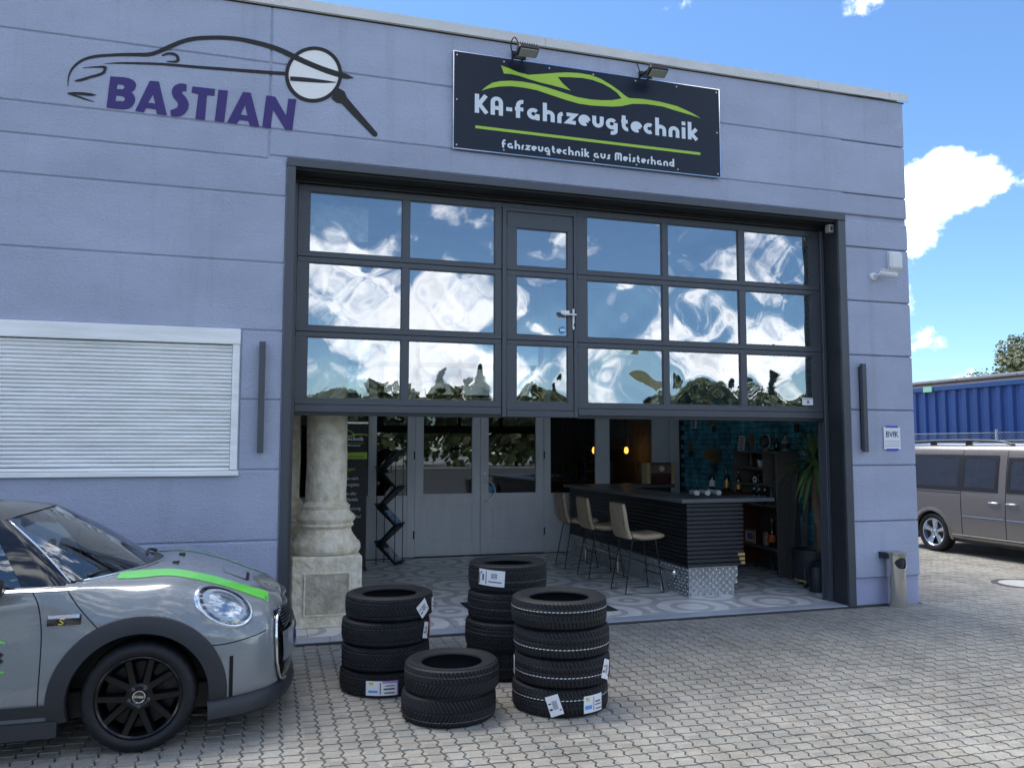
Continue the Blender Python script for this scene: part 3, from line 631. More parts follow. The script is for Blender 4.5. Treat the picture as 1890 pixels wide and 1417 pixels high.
LET = [([(-8.212, 4.782), (-8.11, 4.789), (-8.07, 4.786), (-8.035, 4.774), (-8.016, 4.753), (-8.012, 4.73), (-8.017, 4.707), (-8.028, 4.685), (-8.048, 4.667), (-8.03, 4.653), (-8.018, 4.63), (-8.014, 4.607), (-8.018, 4.583), (-8.034, 4.548), (-8.06, 4.525), (-8.094, 4.513), (-8.166, 4.509), (-8.231, 4.511)], [[(-8.156, 4.723), (-8.114, 4.726), (-8.097, 4.707), (-8.113, 4.684), (-8.159, 4.681)], [(-8.161, 4.624), (-8.111, 4.627), (-8.09, 4.606), (-8.103, 4.581), (-8.166, 4.576)]]),
 ([(-7.907, 4.786), (-7.836, 4.789), (-7.763, 4.502), (-7.84, 4.503), (-7.852, 4.544), (-7.929, 4.546), (-7.946, 4.504), (-8.012, 4.51)], [[(-7.879, 4.673), (-7.858, 4.593), (-7.914, 4.593)]]),
 ([(-7.569, 4.782), (-7.385, 4.785), (-7.389, 4.723), (-7.449, 4.721), (-7.461, 4.499), (-7.537, 4.497), (-7.519, 4.721), (-7.574, 4.726)], []), ([(-7.357, 4.782), (-7.279, 4.784), (-7.303, 4.498), (-7.38, 4.499)], []),
 ([(-7.154, 4.788), (-7.09, 4.79), (-7.01, 4.492), (-7.089, 4.493), (-7.105, 4.533), (-7.176, 4.534), (-7.204, 4.496), (-7.279, 4.498)], [[(-7.134, 4.678), (-7.113, 4.58), (-7.17, 4.581)]]),
 ([(-6.959, 4.782), (-6.883, 4.781), (-6.787, 4.621), (-6.771, 4.777), (-6.702, 4.782), (-6.73, 4.494), (-6.792, 4.494), (-6.898, 4.662), (-6.916, 4.492), (-6.986, 4.494)], [])]
for p, hs in LET: MB().prism(p, -.0055, -.001, holes=hs).build('letter', M['logo_blue'], LG)
m = MB(); m.ribbon([tuple(p) for p in crom([(-7.615, 4.763, .06), (-7.655, 4.762, .070), (-7.688, 4.735, .0774), (-7.685, 4.692, .0805), (-7.650, 4.650, .0845), (-7.636, 4.605, .0845), (-7.655, 4.556, .0774), (-7.695, 4.533, .0712), (-7.735, 4.526, .0496)], 4)], .07, y=-.0055); m.build('letter', M['logo_blue'], LG)

# ================================================================== small things on the facade
for k, (x, lab) in enumerate(((-6.936, 'anthracite wall light bar between roller shutter and gate'), (-.722, 'anthracite wall light bar on the pier right of the gate'))):
    wl_ = thing('wall_light', (x, 0, 1.63), lab, 'wall light', 'slim vertical wall light bars')
    bx('light_bar', M['anth'], wl_, x - .026, x + .026, -.078, -.030, 1.632, 2.584, c=.003)
    bx('back_profile', M['black'], wl_, x - .016, x + .016, -.029, -.001, 1.66, 2.56)
al = thing('alarm_siren', (-.22, 0, 3.65), 'white rounded alarm siren box near the corner above the camera', 'alarm')
m = MB(); m.box(-.302, -.124, -.055, -.012, 3.655, 3.862, c=.025); o = m.build('cover', M['white'], al); o.modifiers.new('b', 'BEVEL').width = .008; o.modifiers['b'].segments = 2
bx('back_plate', M['white'], al, -.298, -.128, -.012, -.001, 3.66, 3.858)
sc_ = thing('security_camera', (-.5, 0, 3.55), 'white bullet security camera on pier under the alarm siren', 'security camera')
m = MB(); m.lathe([(0, -.03), (.03, -.028), (.045, -.016), (.046, 0)], (-.505, 0, 3.565), 20, 'y'); m.build('mount', M['white'], sc_, smooth=40)
MB().tube([(-.505, -.02, 3.565), (-.495, -.07, 3.575), (-.47, -.10, 3.58)], .014, 8).build('arm', M['white'], sc_, smooth=1)
Mx = Matrix.Translation((-.40, -.13, 3.575)) @ Matrix.Rotation(radians(-32), 4, 'Z') @ Matrix.Rotation(radians(12), 4, 'Y')
m = MB(); m.lathe([(0, -.1), (.03, -.1), (.036, -.09), (.036, .085), (.0, .085)], (0, 0, 0), 20, 'x'); m.box(-.095, .10, -.038, .038, .028, .040, c=.004); m.xf(Mx); m.build('body', M['white'], sc_, smooth=35)
m = MB(); m.lathe([(0, .089), (.028, .089), (.034, .086), (.034, .08)], (0, 0, 0), 20, 'x'); m.xf(Mx); m.build('lens_front', M['blackgloss'], sc_, smooth=35)
m = MB(); m.lathe([(0, .093), (.012, .092), (.014, .089)], (0, 0, 0), 16, 'x'); m.xf(Mx); m.build('lens', M['anth2'], sc_, smooth=35)
pq = thing('plaque', (-.33, 0, 1.66), 'small white plaque with blue BVfK lettering on the right pier', 'plaque')
bx('plate', M['label'], pq, -.440, -.220, -.014, -.010, 1.662, 1.905)
bx('tape_strip', M['tapeblue'], pq, -.41, -.25, -.0165, -.001, 1.898, 1.916); bx('tape_strip', M['tapeblue'], pq, -.41, -.25, -.0165, -.001, 1.650, 1.668)
btext('lettering', 'BVfK', M['plateink'], pq, (-.330, -.015, 1.795), (pi / 2, 0, 0), .090, .0005, 'CENTER', .92, .0012)
for k in range(3): bx('small_print', mat('print_grey', (.42, .43, .5), .6), pq, -.425, -.235, -.0148, -.0142, 1.692 + k * .026, 1.700 + k * .026)
# stainless ashtray bin
bn = thing('ashtray_bin', (-.43, -.10, 0), 'dented stainless steel ashtray bin standing at the building corner', 'bin')
cx, cy = -.425, -.105; R0 = .098
def binwall(m):
    n, rows_ = 96, [0, .1, .2, .3, .38] + [.388 + .008 * k for k in range(18)] + [.56]
    P = lambda i, z: (cx + (R0 + .0015 * sin(.4 * i + 9 * z)) * cos(2 * pi * i / n), cy + (R0 + .0015 * cos(.3 * i + 7 * z)) * sin(2 * pi * i / n), z)
    for a, b in zip(rows_, rows_[1:]):
        for i in range(n):
            th = (i + .5) / n * 2 * pi; zc = (a + b) / 2
            dth = ((th - radians(266) + pi) % (2 * pi)) - pi
            if (dth / .78) ** 2 + ((zc - .455) / .062) ** 2 < 1: continue
            m.add([P(i, a), P(i + 1, a), P(i + 1, b), P(i, b)], [(0, 1, 2, 3)])
part('body', M['steel'], bn, binwall, smooth=1)
part('lining', M['black'], bn, lambda m: m.lathe([(0, .36), (.088, .36), (.088, .54), (0, .54)], (cx, cy, 0), 32), smooth=30)
part('lid', M['steel'], bn, lambda m: m.lathe([(.100, .545), (.108, .552), (.108, .568), (.096, .575), (.06, .578), (0, .572)], (cx, cy, 0), 40), smooth=40)
part('opening_lip', M['steel'], bn, lambda m: m.tube([(cx + .104 * cos(radians(266) + .75 * cos(a)), cy + .104 * sin(radians(266) + .75 * cos(a)), .452 + .056 * sin(a)) for a in [pi + k * pi / 12 for k in range(13)]], .005, 6), smooth=1)
bx('wall_bracket', M['anth2'], bn, cx - .13, cx - .09, cy + .01, cy + .10, .50, .565)

# ================================================================== inside: brick side wall
BW = bpy.data.objects.new('brick_wall', None); COL.objects.link(BW); BW.location = (-.33, 2.7, 0)
tag(BW, 'teal painted brick side wall behind the shelf and the yucca', 'wall')
bx('mortar', M['brickjoint'], BW, -.356, -.302, .365, 5.0, 0, 4.29)
br = bpy.data.meshes.new('brick'); q = MB().box(-.012, .012, -.102, .102, -.035, .035, c=.004); br.from_pydata(q.v, [], q.f); br.materials.append(M['teal'])
bmq = bmesh.new(); bmq.from_mesh(br); bmesh.ops.recalc_face_normals(bmq, faces=bmq.faces); bmq.to_mesh(br); bmq.free()
lst = []
for k in range(54):
    for j in range(22):
        y = .50 + j * .22 + (.11 if k % 2 else 0); z = .045 + k * .078
        if y > 4.88: continue
        lst.append((0 if z < 2.05 else 1, y, z))
lst.sort(); rest = MB()
for i, (a, y, z) in enumerate(lst):
    dx = random.uniform(-.003, .004)
    if i < 290:
        o = bpy.data.objects.new('brick', br); COL.objects.link(o); o.parent = BW; o.location = Vector((-.356 + dx, y, z)) - BW.location
    else: rest.box(-.368 + dx, -.344 + dx, y - .102, y + .102, z - .035, z + .035)
rest.build('brick_field', M['teal'], BW)['kind'] = 'stuff'
# dark curtain panel and pipe by the gate jamb
pp = thing('downpipe', (-.50, 1.0, 0), 'slim pale pipe running up the brick wall beside the yucca', 'pipe')
MB().tube([(-.42, 1.06, .02), (-.42, 1.06, 4.2)], .014, 10).build('pipe', mat('pipe_grey', (.34, .36, .38), .4), pp, smooth=40)
for z in (.9, 1.9): MB().box(-.44, -.36, 1.045, 1.075, z, z + .02).build('clip', M['anth2'], pp)

# ================================================================== glazed partition at the back
PT = thing('glazed_partition', (-3.8, 5.0, 0), 'grey wooden glazed partition with double doors at the back of the hall', 'partition')
Y0, Y1 = 4.96, 5.04
def pframe(x0, x1, z0, z1, y0=Y0, y1=Y1, c=.004): return bx('post', M['grey_wood'], PT, x0, x1, y0, y1, z0, z1, c=c)
for x0, x1 in ((-7.19, -6.9), (-5.42, -5.30), (-4.83, -4.715), (-2.63, -2.52), (-1.735, -1.49), (-.71, -.40), (-.395, -.21)): pframe(x0, x1, 0.012, 4.29)
def fill(x0, x1, zb, name='wainscot'):
    bx('transom', M['grey_wood'], PT, x0, x1, Y0 + .004, Y1 - .004, 2.30, 2.42, c=.004)
    bx('transom', M['grey_wood'], PT, x0, x1, Y0 + .004, Y1 - .004, 3.5, 4.28, c=.004)
    bx('upper_pane', M['glass2'], PT, x0, x1, 4.998, 5.002, 2.42, 3.5)
    if zb:
        bx(name, M['grey_wood'], PT, x0, x1, Y0 + .012, Y1 - .012, .012, zb, c=.003)
        bx('glass_pane', M['glass2'], PT, x0, x1, 4.998, 5.002, zb, 2.30)
        for z in (.30, .62, .94): bx('panel_strip', M['grey_wood'], PT, x0, x1, Y0 + .004, Y0 + .0125, z - .006, z + .006)
for a, b in ((-6.9, -5.42), (-5.30, -4.83), (-2.52, -1.735), (-1.49, -.71)): fill(a, b, .935)
fill(-4.715, -2.63, 0)
for k, (x0, x1) in enumerate(((-4.710, -3.684), (-3.678, -2.635))):
    m = MB(); st = .13
    m.box(x0, x0 + st, Y0 + .012, Y1 - .012, .02, 2.295, c=.003); m.box(x1 - st, x1, Y0 + .012, Y1 - .012, .02, 2.295, c=.003)
    m.box(x0 + st, x1 - st, Y0 + .012, Y1 - .012, 2.17, 2.295, c=.003); m.box(x0 + st, x1 - st, Y0 + .012, Y1 - .012, .02, .20, c=.003); m.box(x0 + st, x1 - st, Y0 + .012, Y1 - .012, .80, .96, c=.003)
    L_ = m.build('door_leaf', M['grey_wood'], PT)
    m = MB(); m.box(x0 + st, x1 - st, Y0 + .028, Y1 - .028, .20, .80); m.box(x0 + st + .07, x1 - st - .07, Y0 + .018, Y0 + .03, .255, .745, c=.008); m.build('door_panel', M['grey_wood'], L_)
    bx('glass_pane', M['glass2'], L_, x0 + st, x1 - st, 4.998, 5.002, .96, 2.17)
    hx = x0 - .012 if k == 0 else x1 + .006
    for z in (.35, 1.55): MB().tube([(hx, Y0 + .0, z - .06), (hx, Y0 + .0, z + .06)], .012, 8).build('hinge', M['anth2'], L_)
    if k == 1:
        MB().tube([(x0 + .06, Y0 - .0 + .01, 1.16), (x0 + .06, Y0 - .06, 1.16)] + [(x0 + .06 + .16 * sin(t), Y0 - .06, 1.0 + .16 * cos(t)) for t in [i * pi / 14 for i in range(15)]] + [(x0 + .06, Y0 + .01, .84)], .011, 8).build('pull_handle', M['chrome'], L_, smooth=1)
        m = MB(); m.prism([(x0 + .19 + .045 * cos(a * pi / 12), 1.03 + .045 * sin(a * pi / 12)) for a in range(24)], 4.990, 4.9925); m.build('round_sticker', M['blue'], L_)
        MB().lathe([(0, -.012), (.016, -.012), (.018, 0)], (x0 + .06, Y0 + .012, 1.27), 16, 'y').build('lock', M['steel'], L_)
# back room seen through the panes: two pendant lamps, a pale blind, picture
for k, (x, z, lab) in enumerate(((-1.16, 1.62, 'lit filament pendant bulb seen through the pane, nearer the doors'), (-.52, 1.62, 'lit filament pendant bulb seen through the pane, nearer the brick wall'))):
    pl = thing('pendant_lamp', (x, 6.4, z), lab, 'lamp', 'pendant bulbs in the back room')
    MB().lathe([(0, -.07), (.03, -.05), (.042, -.01), (.03, .04), (.018, .06)], (x, 6.4, z), 16).build('bulb', mat('lit_bulb', (.9, .4, .1), .3, emis=((1, .30, .05), 2.2)), pl, smooth=1)
    MB().lathe([(.0, .10), (.02, .10), (.02, .055), (0, .055)], (x, 6.4, z), 12).build('socket', M['black'], pl)
    MB().tube([(x, 6.4, z + .1), (x, 6.4, 4.25)], .006, 6).build('cable', M['black'], pl)
wt = thing('window_blind', (-4.1, 8.9, 1.6), 'pale greenish curtain behind the middle panes of the partition', 'curtain')
m = MB(); m.grid([[(-.95 + i * .02, 8.7 + .02 * sin(i * 1.1), z) for i in range(24)] for z in (.3, 1.5, 2.9)]); m.build('curtain', mat('curtain_green', (.14, .18, .15), .8), wt, smooth=1)
ct = thing('back_room_cabinet', (-2.4, 7.5, 0), 'dark cabinet with a machine on it in the back room', 'cabinet')
bx('body', M['wood_dark'], ct, -2.9, -.7, 7.2, 7.8, 0.01, 1.05, c=.01); bx('machine', M['black'], ct, -1.0, -.6, 7.3, 7.7, 1.055, 1.40, c=.03)

# ================================================================== columns
def column(x, y, lab):
    c = thing('stone_column', (x, y, 0), lab, 'column', 'stone columns beside the gate')
    w = .322
    R = random.Random(int(x * 100)); rough = lambda a: a + R.uniform(-.004, .004)
    m = MB(); m.box(x - w, x + w, y - w, y + w, .012, .665, c=.012); P = m.build('pedestal', M['stone'], c)
    m = MB()
    for s in ((-.215, -.195, .13, .51), (.195, .215, .13, .51)): m.box(x + s[0], x + s[1], y - w - .012, y - w + .006, s[2], s[3], c=.004)
    for z in (.12, .50): m.box(x - .215, x + .215, y - w - .011, y - w + .006, z, z + .02, c=.004)
    m.build('panel_moulding', M['stone'], P)
    bx('sunk_panel', M['stone_dark'], P, x - .195, x + .195, y - w - .004, y - w + .004, .14, .50)
    prof = [(.0, .663), (.300, .663), (.325, .675), (.338, .71), (.336, .745), (.322, .775), (.305, .783), (.300, .795), (.272, .83), (.250, .87), (.244, .905), (.262, .918), (.270, .935), (.258, .952), (.262, .962), (.282, .985), (.284, 1.01), (.268, 1.035), (.240, 1.055), (.222, 1.085), (.232, 1.10), (.232, 1.12), (.212, 1.135), (.197, 1.16)]
    m = MB(); m.lathe(prof, (x, y, 0), 48); m.build('base_moulding', M['stone'], c, smooth=45)
    rows_ = []
    for i in range(49):
        a = 2 * pi * i / 48; rows_.append([(x + (r + .003 * sin(3 * a + 5 * z) + .002 * sin(7 * a - 11 * z)) * cos(a), y + (r + .003 * sin(3 * a + 5 * z)) * sin(a), z) for r, z in [(.196 - .004 * k / 14, 1.155 + 2.2 * k / 28) for k in range(29)]])
    m = MB(); m.grid(rows_); m.build('shaft', M['stone'], c, smooth=1)
    m = MB(); m.lathe([(.185, 3.33), (.21, 3.36), (.21, 3.40), (.20, 3.42), (.30, 3.62), (.30, 3.66), (0, 3.66)], (x, y, 0), 40); m.box(x - .33, x + .33, y - .33, y + .33, 3.66, 4.29); m.build('capital', M['stone'], c, smooth=45)
column(-6.318, .845, 'weathered cream stone column on panelled pedestal in front')
column(-6.74, 1.50, 'second weathered stone column half hidden behind the first, at frame')

# ================================================================== roll-up banner
BN = thing('rollup_banner', (-5.75, 3.9, 0), 'black roll-up banner with lime stripe and white text behind the column', 'banner')
M['banner'] = mat('banner_black', (.010, .010, .011), .5)
y = 3.9
bx('print_sheet', M['banner'], BN, -6.35, -5.565, y, y + .003, .06, 1.995)
bx('top_rail', M['steel'], BN, -6.36, -5.555, y - .008, y + .012, 1.995, 2.02)
bx('foot', M['anth2'], BN, -6.36, -5.555, y - .06, y + .08, .012, .06, c=.01)
bx('green_stripe', M['green'], BN, -6.35, -5.565, y - .0015, y - .0005, 1.515, 1.605)
MB().prism([(-5.85 + (a + 3.85) * .30, 1.855 + (b - 5.2) * .36) for a, b in SWOOSH], y - .002, y - .001).build('car_outline', M['green'], BN)
bx('green_line', M['green'], BN, -6.2, -5.62, y - .002, y - .001, 1.727, 1.733)
stroke_text('KA-Fahrzeugtechnik', -6.28, -5.615, 1.765, .035, y - .0015, 'lettering', M['signwhite'], BN, t=.4)
stroke_text('Fahrzeugtechnik aus Meisterhand', -6.1, -5.66, 1.69, .014, y - .0015, 'lettering', M['signwhite'], BN, t=.4)
bnt = [('Meisterwerkstatt in Landau', 1.535, .048, 'ink', -5.60), ('Leistungen:', 1.36, .07, 'green', -5.72), ('Inspektionen nach', 1.235, .062, 'signwhite', -5.68), ('Herstellervorgaben', 1.15, .062, 'signwhite', -5.665), ('Reparaturen aller', 1.03, .062, 'signwhite', -5.70), ('Marken und Modelle', .95, .062, 'signwhite', -5.68), ('Instandsetzung', .83, .062, 'signwhite', -5.645), ('Reifen/', .72, .062, 'signwhite', -5.635)]
for s, z, sz, mt_, xr in bnt: btext('print_line', s, M[mt_], BN, (xr, y - .003, z), (pi / 2, 0, 0), sz, .0004, 'RIGHT', .8)

# ================================================================== brochure stand
BS = thing('brochure_stand', (-5.15, 4.45, 0), 'black zigzag brochure stand of folded trays before the grey partition', 'brochure stand')
BS.rotation_euler.z = radians(-38); BS.location = (-5.17, 4.42, 0)
for dx in (-.15, .15):
    for dy in (-.112, .112): MB().tube([(dx, dy, .015), (dx, dy, 1.62)], .006, 6).build('rod', M['black'], BS, world=False)
for k in range(6):
    z = .02 + k * .265; s = 1 if k % 2 == 0 else -1; xl, xh = s * .15, -s * .13
    m = MB(); m.prism([(xl, z - .006), (xl + s * .045, z + .05), (xl + s * .036, z + .056), (xl - s * .006, z + .02), (xh + s * .004, z + .29), (xh - s * .045, z + .268)], -.108, .108, 'y'); m.build('tray', M['black'], BS, world=False)
M['photo1'] = mat('brochure_blue_print', (.05, .16, .42), .35, col2=(.55, .58, .6), vscale=22); M['photo2'] = mat('brochure_pale_print', (.62, .64, .66), .35, col2=(.05, .07, .10), vscale=18); M['photo3'] = mat('brochure_lime_print', (.30, .36, .12), .35, col2=(.55, .55, .5), vscale=20)
for k, (tk, mt_, lab) in enumerate(((0, 'photo2', 'pale brochure in the lowest tray of the zigzag stand'), (2, 'photo1', 'blue brochure in the middle tray of the zigzag stand'), (4, 'photo3', 'green and white brochure in the upper tray of the zigzag stand'))):
    z = .02 + tk * .265; m = MB(); c_, s_ = cos(radians(-38)), sin(radians(-38))
    for q in range(3):
        a = .146; e = .010 + q * .007; m.prism([(a + e * .7, z + .022 + e * .7), (a - .19 + e * .7, z + .022 + .185 + e * .7), (a - .19 + e * .7 - .003, z + .019 + .185 + e * .7), (a + e * .7 - .003, z + .019 + e * .7)], -.088, .085, 'y')
    m.v = [(-5.17 + c_ * p[0] - s_ * p[1], 4.42 + s_ * p[0] + c_ * p[1], p[2]) for p in m.v]
    tag(m.build('brochure', M[mt_]), lab, 'brochure', 'brochures in the zigzag stand')

# ================================================================== bar counter
CT = thing('bar_counter', (-2.0, 1.0, 0), 'dark slatted bar counter with grey top and chequer plate base', 'counter')
m = MB(); m.prism([(-2.432, .865), (-1.235, .865), (-1.235, 1.42), (-1.87, 1.42), (-1.87, 4.05), (-.80, 4.05), (-.80, 4.62), (-2.432, 4.62)], 1.058, 1.100, 'z'); m.build('countertop', M['top'], CT); bx('back_worktop', M['top'], CT, -1.868, -1.18, 1.425, 2.6, 1.03, 1.06)
m = MB(); m.box(-2.318, -1.66, .955, 1.40, .33, 1.057); m.box(-2.318, -1.90, 1.40, 4.6, .33, 1.057); m.box(-1.90, -.84, 4.10, 4.6, .02, 1.057); m.build('carcass', M['black'], CT)
nsl = 15; pz = (1.052 - .335) / nsl
for k in range(nsl):
    z = .337 + k * pz; j = random.uniform(-.004, .004)
    def slatp(x0, x1, front):
        m = MB(); d = -.012
        if front: m.prism([(.955, z), (.925 + d + j, z + .004), (.930 + d + j, z + pz * .72), (.955, z + pz * .74)], x0, x1, 'x')
        else: m.prism([(-2.318, z), (-2.343 + j, z + .004), (-2.339 + j, z + pz * .72), (-2.318, z + pz * .74)], x0, x1, 'y')
        # wavy hand-cut edge
        if not front:
            pass
        return m
    slatp(-2.345, -1.622 + random.uniform(-.005, .005), True).build('slat', M['slat'], CT)
    slatp(.955, 4.6, False).build('slat', M['slat'], CT)
for k in range(3): bx('bare_slat_end', mat('raw_pine', (.50, .36, .12), .7), CT, -1.660 - .02 * k, -1.612, .910, .916, .352 + k * pz, .382 + k * pz)
# chequer plate base with raised studs
M['chequer'] = mat('chequer_plate', (.52, .53, .54), .28, metal=.95, var=.1, vscale=8)
m = MB(); m.prism([(-2.322, .014), (-1.742, .014), (-1.742, .125), (-1.705, .135), (-1.705, .21), (-1.688, .22), (-1.688, .332), (-2.322, .332)], .94, .955, 'y'); BP = m.build('chequer_base', M['chequer'], CT)
m = MB()
for i in range(15):
    for k in range(8):
        x, z = -2.298 + i * .0425, .036 + k * .0385
        if x > -1.70 or (x > -1.76 and z < .135): continue
        s = 1 if (i + k) % 2 else -1; L2, w2 = .0215, .0115
        c, s2 = cos(s * pi / 4), sin(s * pi / 4)
        pts = [(-L2, 0), (0, -w2), (L2, 0), (0, w2)]
        vs_ = [(x + c * a - s2 * b, .9395, z + s2 * a + c * b) for a, b in pts] + [(x, .930, z)]
        m.add(vs_, [(0, 1, 4), (1, 2, 4), (2, 3, 4), (3, 0, 4)])
o = m.build('stud_pattern', M['chequer'], BP); o['kind'] = 'stuff'
bx('chequer_side', M['chequer'], CT, -2.322, -2.307, .956, 4.6, .014, .332)
m = MB()
for i in range(84):
    for k in range(8):
        y, z = .975 + i * .0425, .036 + k * .0385; s = 1 if (i + k) % 2 else -1; c, s2 = cos(s * pi / 4), sin(s * pi / 4)
        vs_ = [(-2.3225, y + c * a - s2 * b, z + s2 * a + c * b) for a, b in ((-.0215, 0), (0, -.0115), (.0215, 0), (0, .0115))] + [(-2.332, y, z)]
        m.add(vs_, [(0, 1, 4), (1, 2, 4), (2, 3, 4), (3, 0, 4)])
o = m.build('stud_pattern', M['chequer'], CT); o['kind'] = 'stuff'
FRl = MB().tube([(-2.50, .96, .285), (-2.50, 3.75, .285)], .019, 14).build('foot_rail', M['steel'], CT, smooth=40)
for y in (1.25, 2.45, 3.55):
    MB().tube([(-2.50, y, .02), (-2.50, y, .27)], .014, 10).build('rail_post', M['steel'], FRl)
MB().lathe([(0, -.018), (.022, -.014), (.026, 0), (.024, .012)], (-2.50, .955, .285), 18, 'y').build('end_knob', M['chrome'], FRl, smooth=40)

# ================================================================== bar stools
def stool(name_lab, x, y):
    s = thing('bar_stool', (x, y, .014), name_lab, 'bar stool', 'bar stools along the counter')
    def shell(pts, w0, w1, th):
        rows_ = []
        P = crom([(p[0], p[1], 0) for p in pts], 5); n = len(P)
        for i, p in enumerate(P):
            t = P[min(i + 1, n - 1)] - P[max(i - 1, 0)]; t.normalize(); nn = Vector((-t.y, t.x)); w = (w0 + (w1 - w0) * i / (n - 1)) / 2
            e = .6 + .4 * min(1, min(i, n - 1 - i) / 1.5)
            ring = []
            for k in range(16):
                a = 2 * pi * k / 16; cx_ = abs(cos(a)) ** .35 * (1 if cos(a) > 0 else -1) * w; cy_ = abs(sin(a)) ** .7 * (1 if sin(a) > 0 else -1) * th / 2 * e
                ring.append((p.x + nn.x * cy_, cx_, p.y + nn.y * cy_))
            rows_.append(ring)
        m = MB(); m.grid(rows_, closev=True); m.add(rows_[0], [tuple(range(16))]); m.add(rows_[-1], [tuple(range(16))]); return m
    # x local = towards the counter
    shell([(-.15, .665), (0, .640), (.15, .645), (.25, .655)], .44, .42, .075).build('seat', M['leather'], s, smooth=50, world=False)
    b = shell([(-.165, .63), (-.20, .72), (-.225, .87), (-.245, 1.02)], .43, .38, .07).build('backrest', M['leather'], s, smooth=50, world=False)
    MB().tube([(-.165, -.2, .655), (-.245, -.203, .72), (-.262, -.2, .87), (-.28, -.18, 1.03), (-.255, -.0, 1.05), (-.28, .18, 1.03), (-.262, .2, .87), (-.245, .203, .72), (-.165, .2, .655)], .004, 5).build('seam', mat('seam', (.1, .07, .04), .7), b, smooth=1, world=False)
    for sy in (-.20, .20):
        MB().tube([(-.13, sy * .8, .615), (-.24, sy, .015), (.24, sy, .015), (.16, sy * .8, .615)], .0085, 8).build('leg_frame', M['black'], s, world=False)
    MB().tube([(.215, -.19, .21), (.215, .19, .21)], .008, 8).build('footrest', M['black'], s, world=False)
    MB().tube([(-.20, -.19, .20), (-.20, .19, .20)], .007, 8).build('stretcher', M['black'], s, world=False)
    MB().box(-.14, .17, -.16, .16, .600, .612).build('seat_plate', M['black'], s, world=False)
    return s
s0 = stool('taupe leather bar stool nearest the gate, at the counter corner', -2.735, 1.40)
for lab, y in (('middle one of the three taupe leather bar stools', 2.50), ('taupe leather bar stool farthest back, by the grey doors', 3.36)):
    c = copy_tree(s0); c.location = (-2.735 + random.uniform(-.02, .02), y, .014); c.rotation_euler.z = random.uniform(-.06, .06); c['label'] = lab

# ================================================================== things on and behind the bar
rd = thing('radio', (-.93, 4.3, 1.1), 'old two-tone radio with cream sides on the rear counter', 'radio')
m = MB(); m.box(-1.16, -.72, 4.22, 4.42, 1.101, 1.43, c=.02); m.build('cabinet', mat('radio_red', (.09, .028, .022), .4), rd)
bx('cream_side', mat('cream_plastic', (.55, .45, .22), .5), rd, -1.19, -1.125, 4.205, 4.42, 1.101, 1.435, c=.012); bx('cream_side', mat('cream_plastic2', (.55, .45, .22), .5), rd, -.765, -.69, 4.205, 4.42, 1.101, 1.435, c=.012)
bx('speaker_cloth', mat('radio_front', (.22, .17, .10), .7), rd, -1.12, -.77, 4.208, 4.222, 1.27, 1.41)
MB().lathe([(0, -.03), (.04, -.028), (.045, 0)], (-.945, 4.205, 1.34), 20, 'y').build('dial', M['white'], rd, smooth=40)
for x in (-1.07, -.82): MB().lathe([(0, -.02), (.018, -.018), (.02, 0)], (x, 4.212, 1.20), 14, 'y').build('knob', M['black'], rd)
sbd = thing('sideboard', (-.62, 3.1, 0), 'red brown wooden sideboard against the brick wall behind the bar', 'sideboard')
bx('body', M['redwood'], sbd, -.88, -.39, 2.60, 3.62, .10, 1.02, c=.008); bx('top', M['redwood'], sbd, -.91, -.375, 2.57, 3.65, 1.022, 1.05, c=.005)
for y in (2.63, 2.97, 3.31): bx('drawer_front', M['redwood'], sbd, -.892, -.881, y, y + .30, .80, .98, c=.004)
for y in (2.63, 3.12): bx('door', M['redwood'], sbd, -.892, -.881, y, y + .46, .14, .77, c=.004)
for y in (2.66, 3.54):
    for x in (-.85, -.46): MB().tube([(x, y, .014), (x, y, .10)], .02, 8).build('leg', M['redwood'], sbd)
def bottle(x, y, z, h, r, mt_, lab, band=None, grp=None, cap='black'):
    b = thing('bottle', (x, y, z), lab, 'bottle', grp)
    MB().lathe([(0, 0), (r * .92, 0), (r, h * .03), (r, h * .52), (r * .8, h * .62), (r * .36, h * .72), (r * .34, h * .93), (0, h * .93)], (x, y, z), 18).build('glass', M[mt_], b, smooth=40)
    MB().lathe([(r * .40, h * .90), (r * .40, h), (0, h)], (x, y, z), 12).build('cap', M[cap], b, smooth=40)
    if band: MB().lathe([(r * 1.02, h * .14), (r * 1.02, h * .42)], (x, y, z), 18).build('label', M[band], b, smooth=1)
    return b
bottle(-.68, 3.40, 1.051, .34, .042, 'bottle', 'dark bottle with white label on the sideboard, farthest left of three', 'label', 'bottles on the sideboard')
bottle(-.66, 3.03, 1.051, .34, .042, 'bottle', 'dark bottle with gold label on the sideboard, the middle of three', 'gold', 'bottles on the sideboard')
bottle(-.66, 2.73, 1.051, .32, .042, 'bottle', 'dark bottle with gold label on the sideboard, rightmost of three', 'gold', 'bottles on the sideboard')
for k in range(3):
    m = MB(); y = 2.02 + k * .10; m.lathe([(0, 0), (.035, 0), (.035, .26), (0, .26)], (0, 0, 0), 16, 'x'); m.xf(Matrix.Translation((-1.62 + k * .16, 1.95, 1.097)) @ Matrix.Rotation(radians(75 + 6 * k), 4, 'Z') )
    tag(m.build('towel_roll', M['white'], smooth=40), ('white rolled towel on the counter, left of three', 'white rolled towel on the counter, middle of three', 'white rolled towel on the counter, right of three')[k], 'towel', 'towel rolls on the counter')
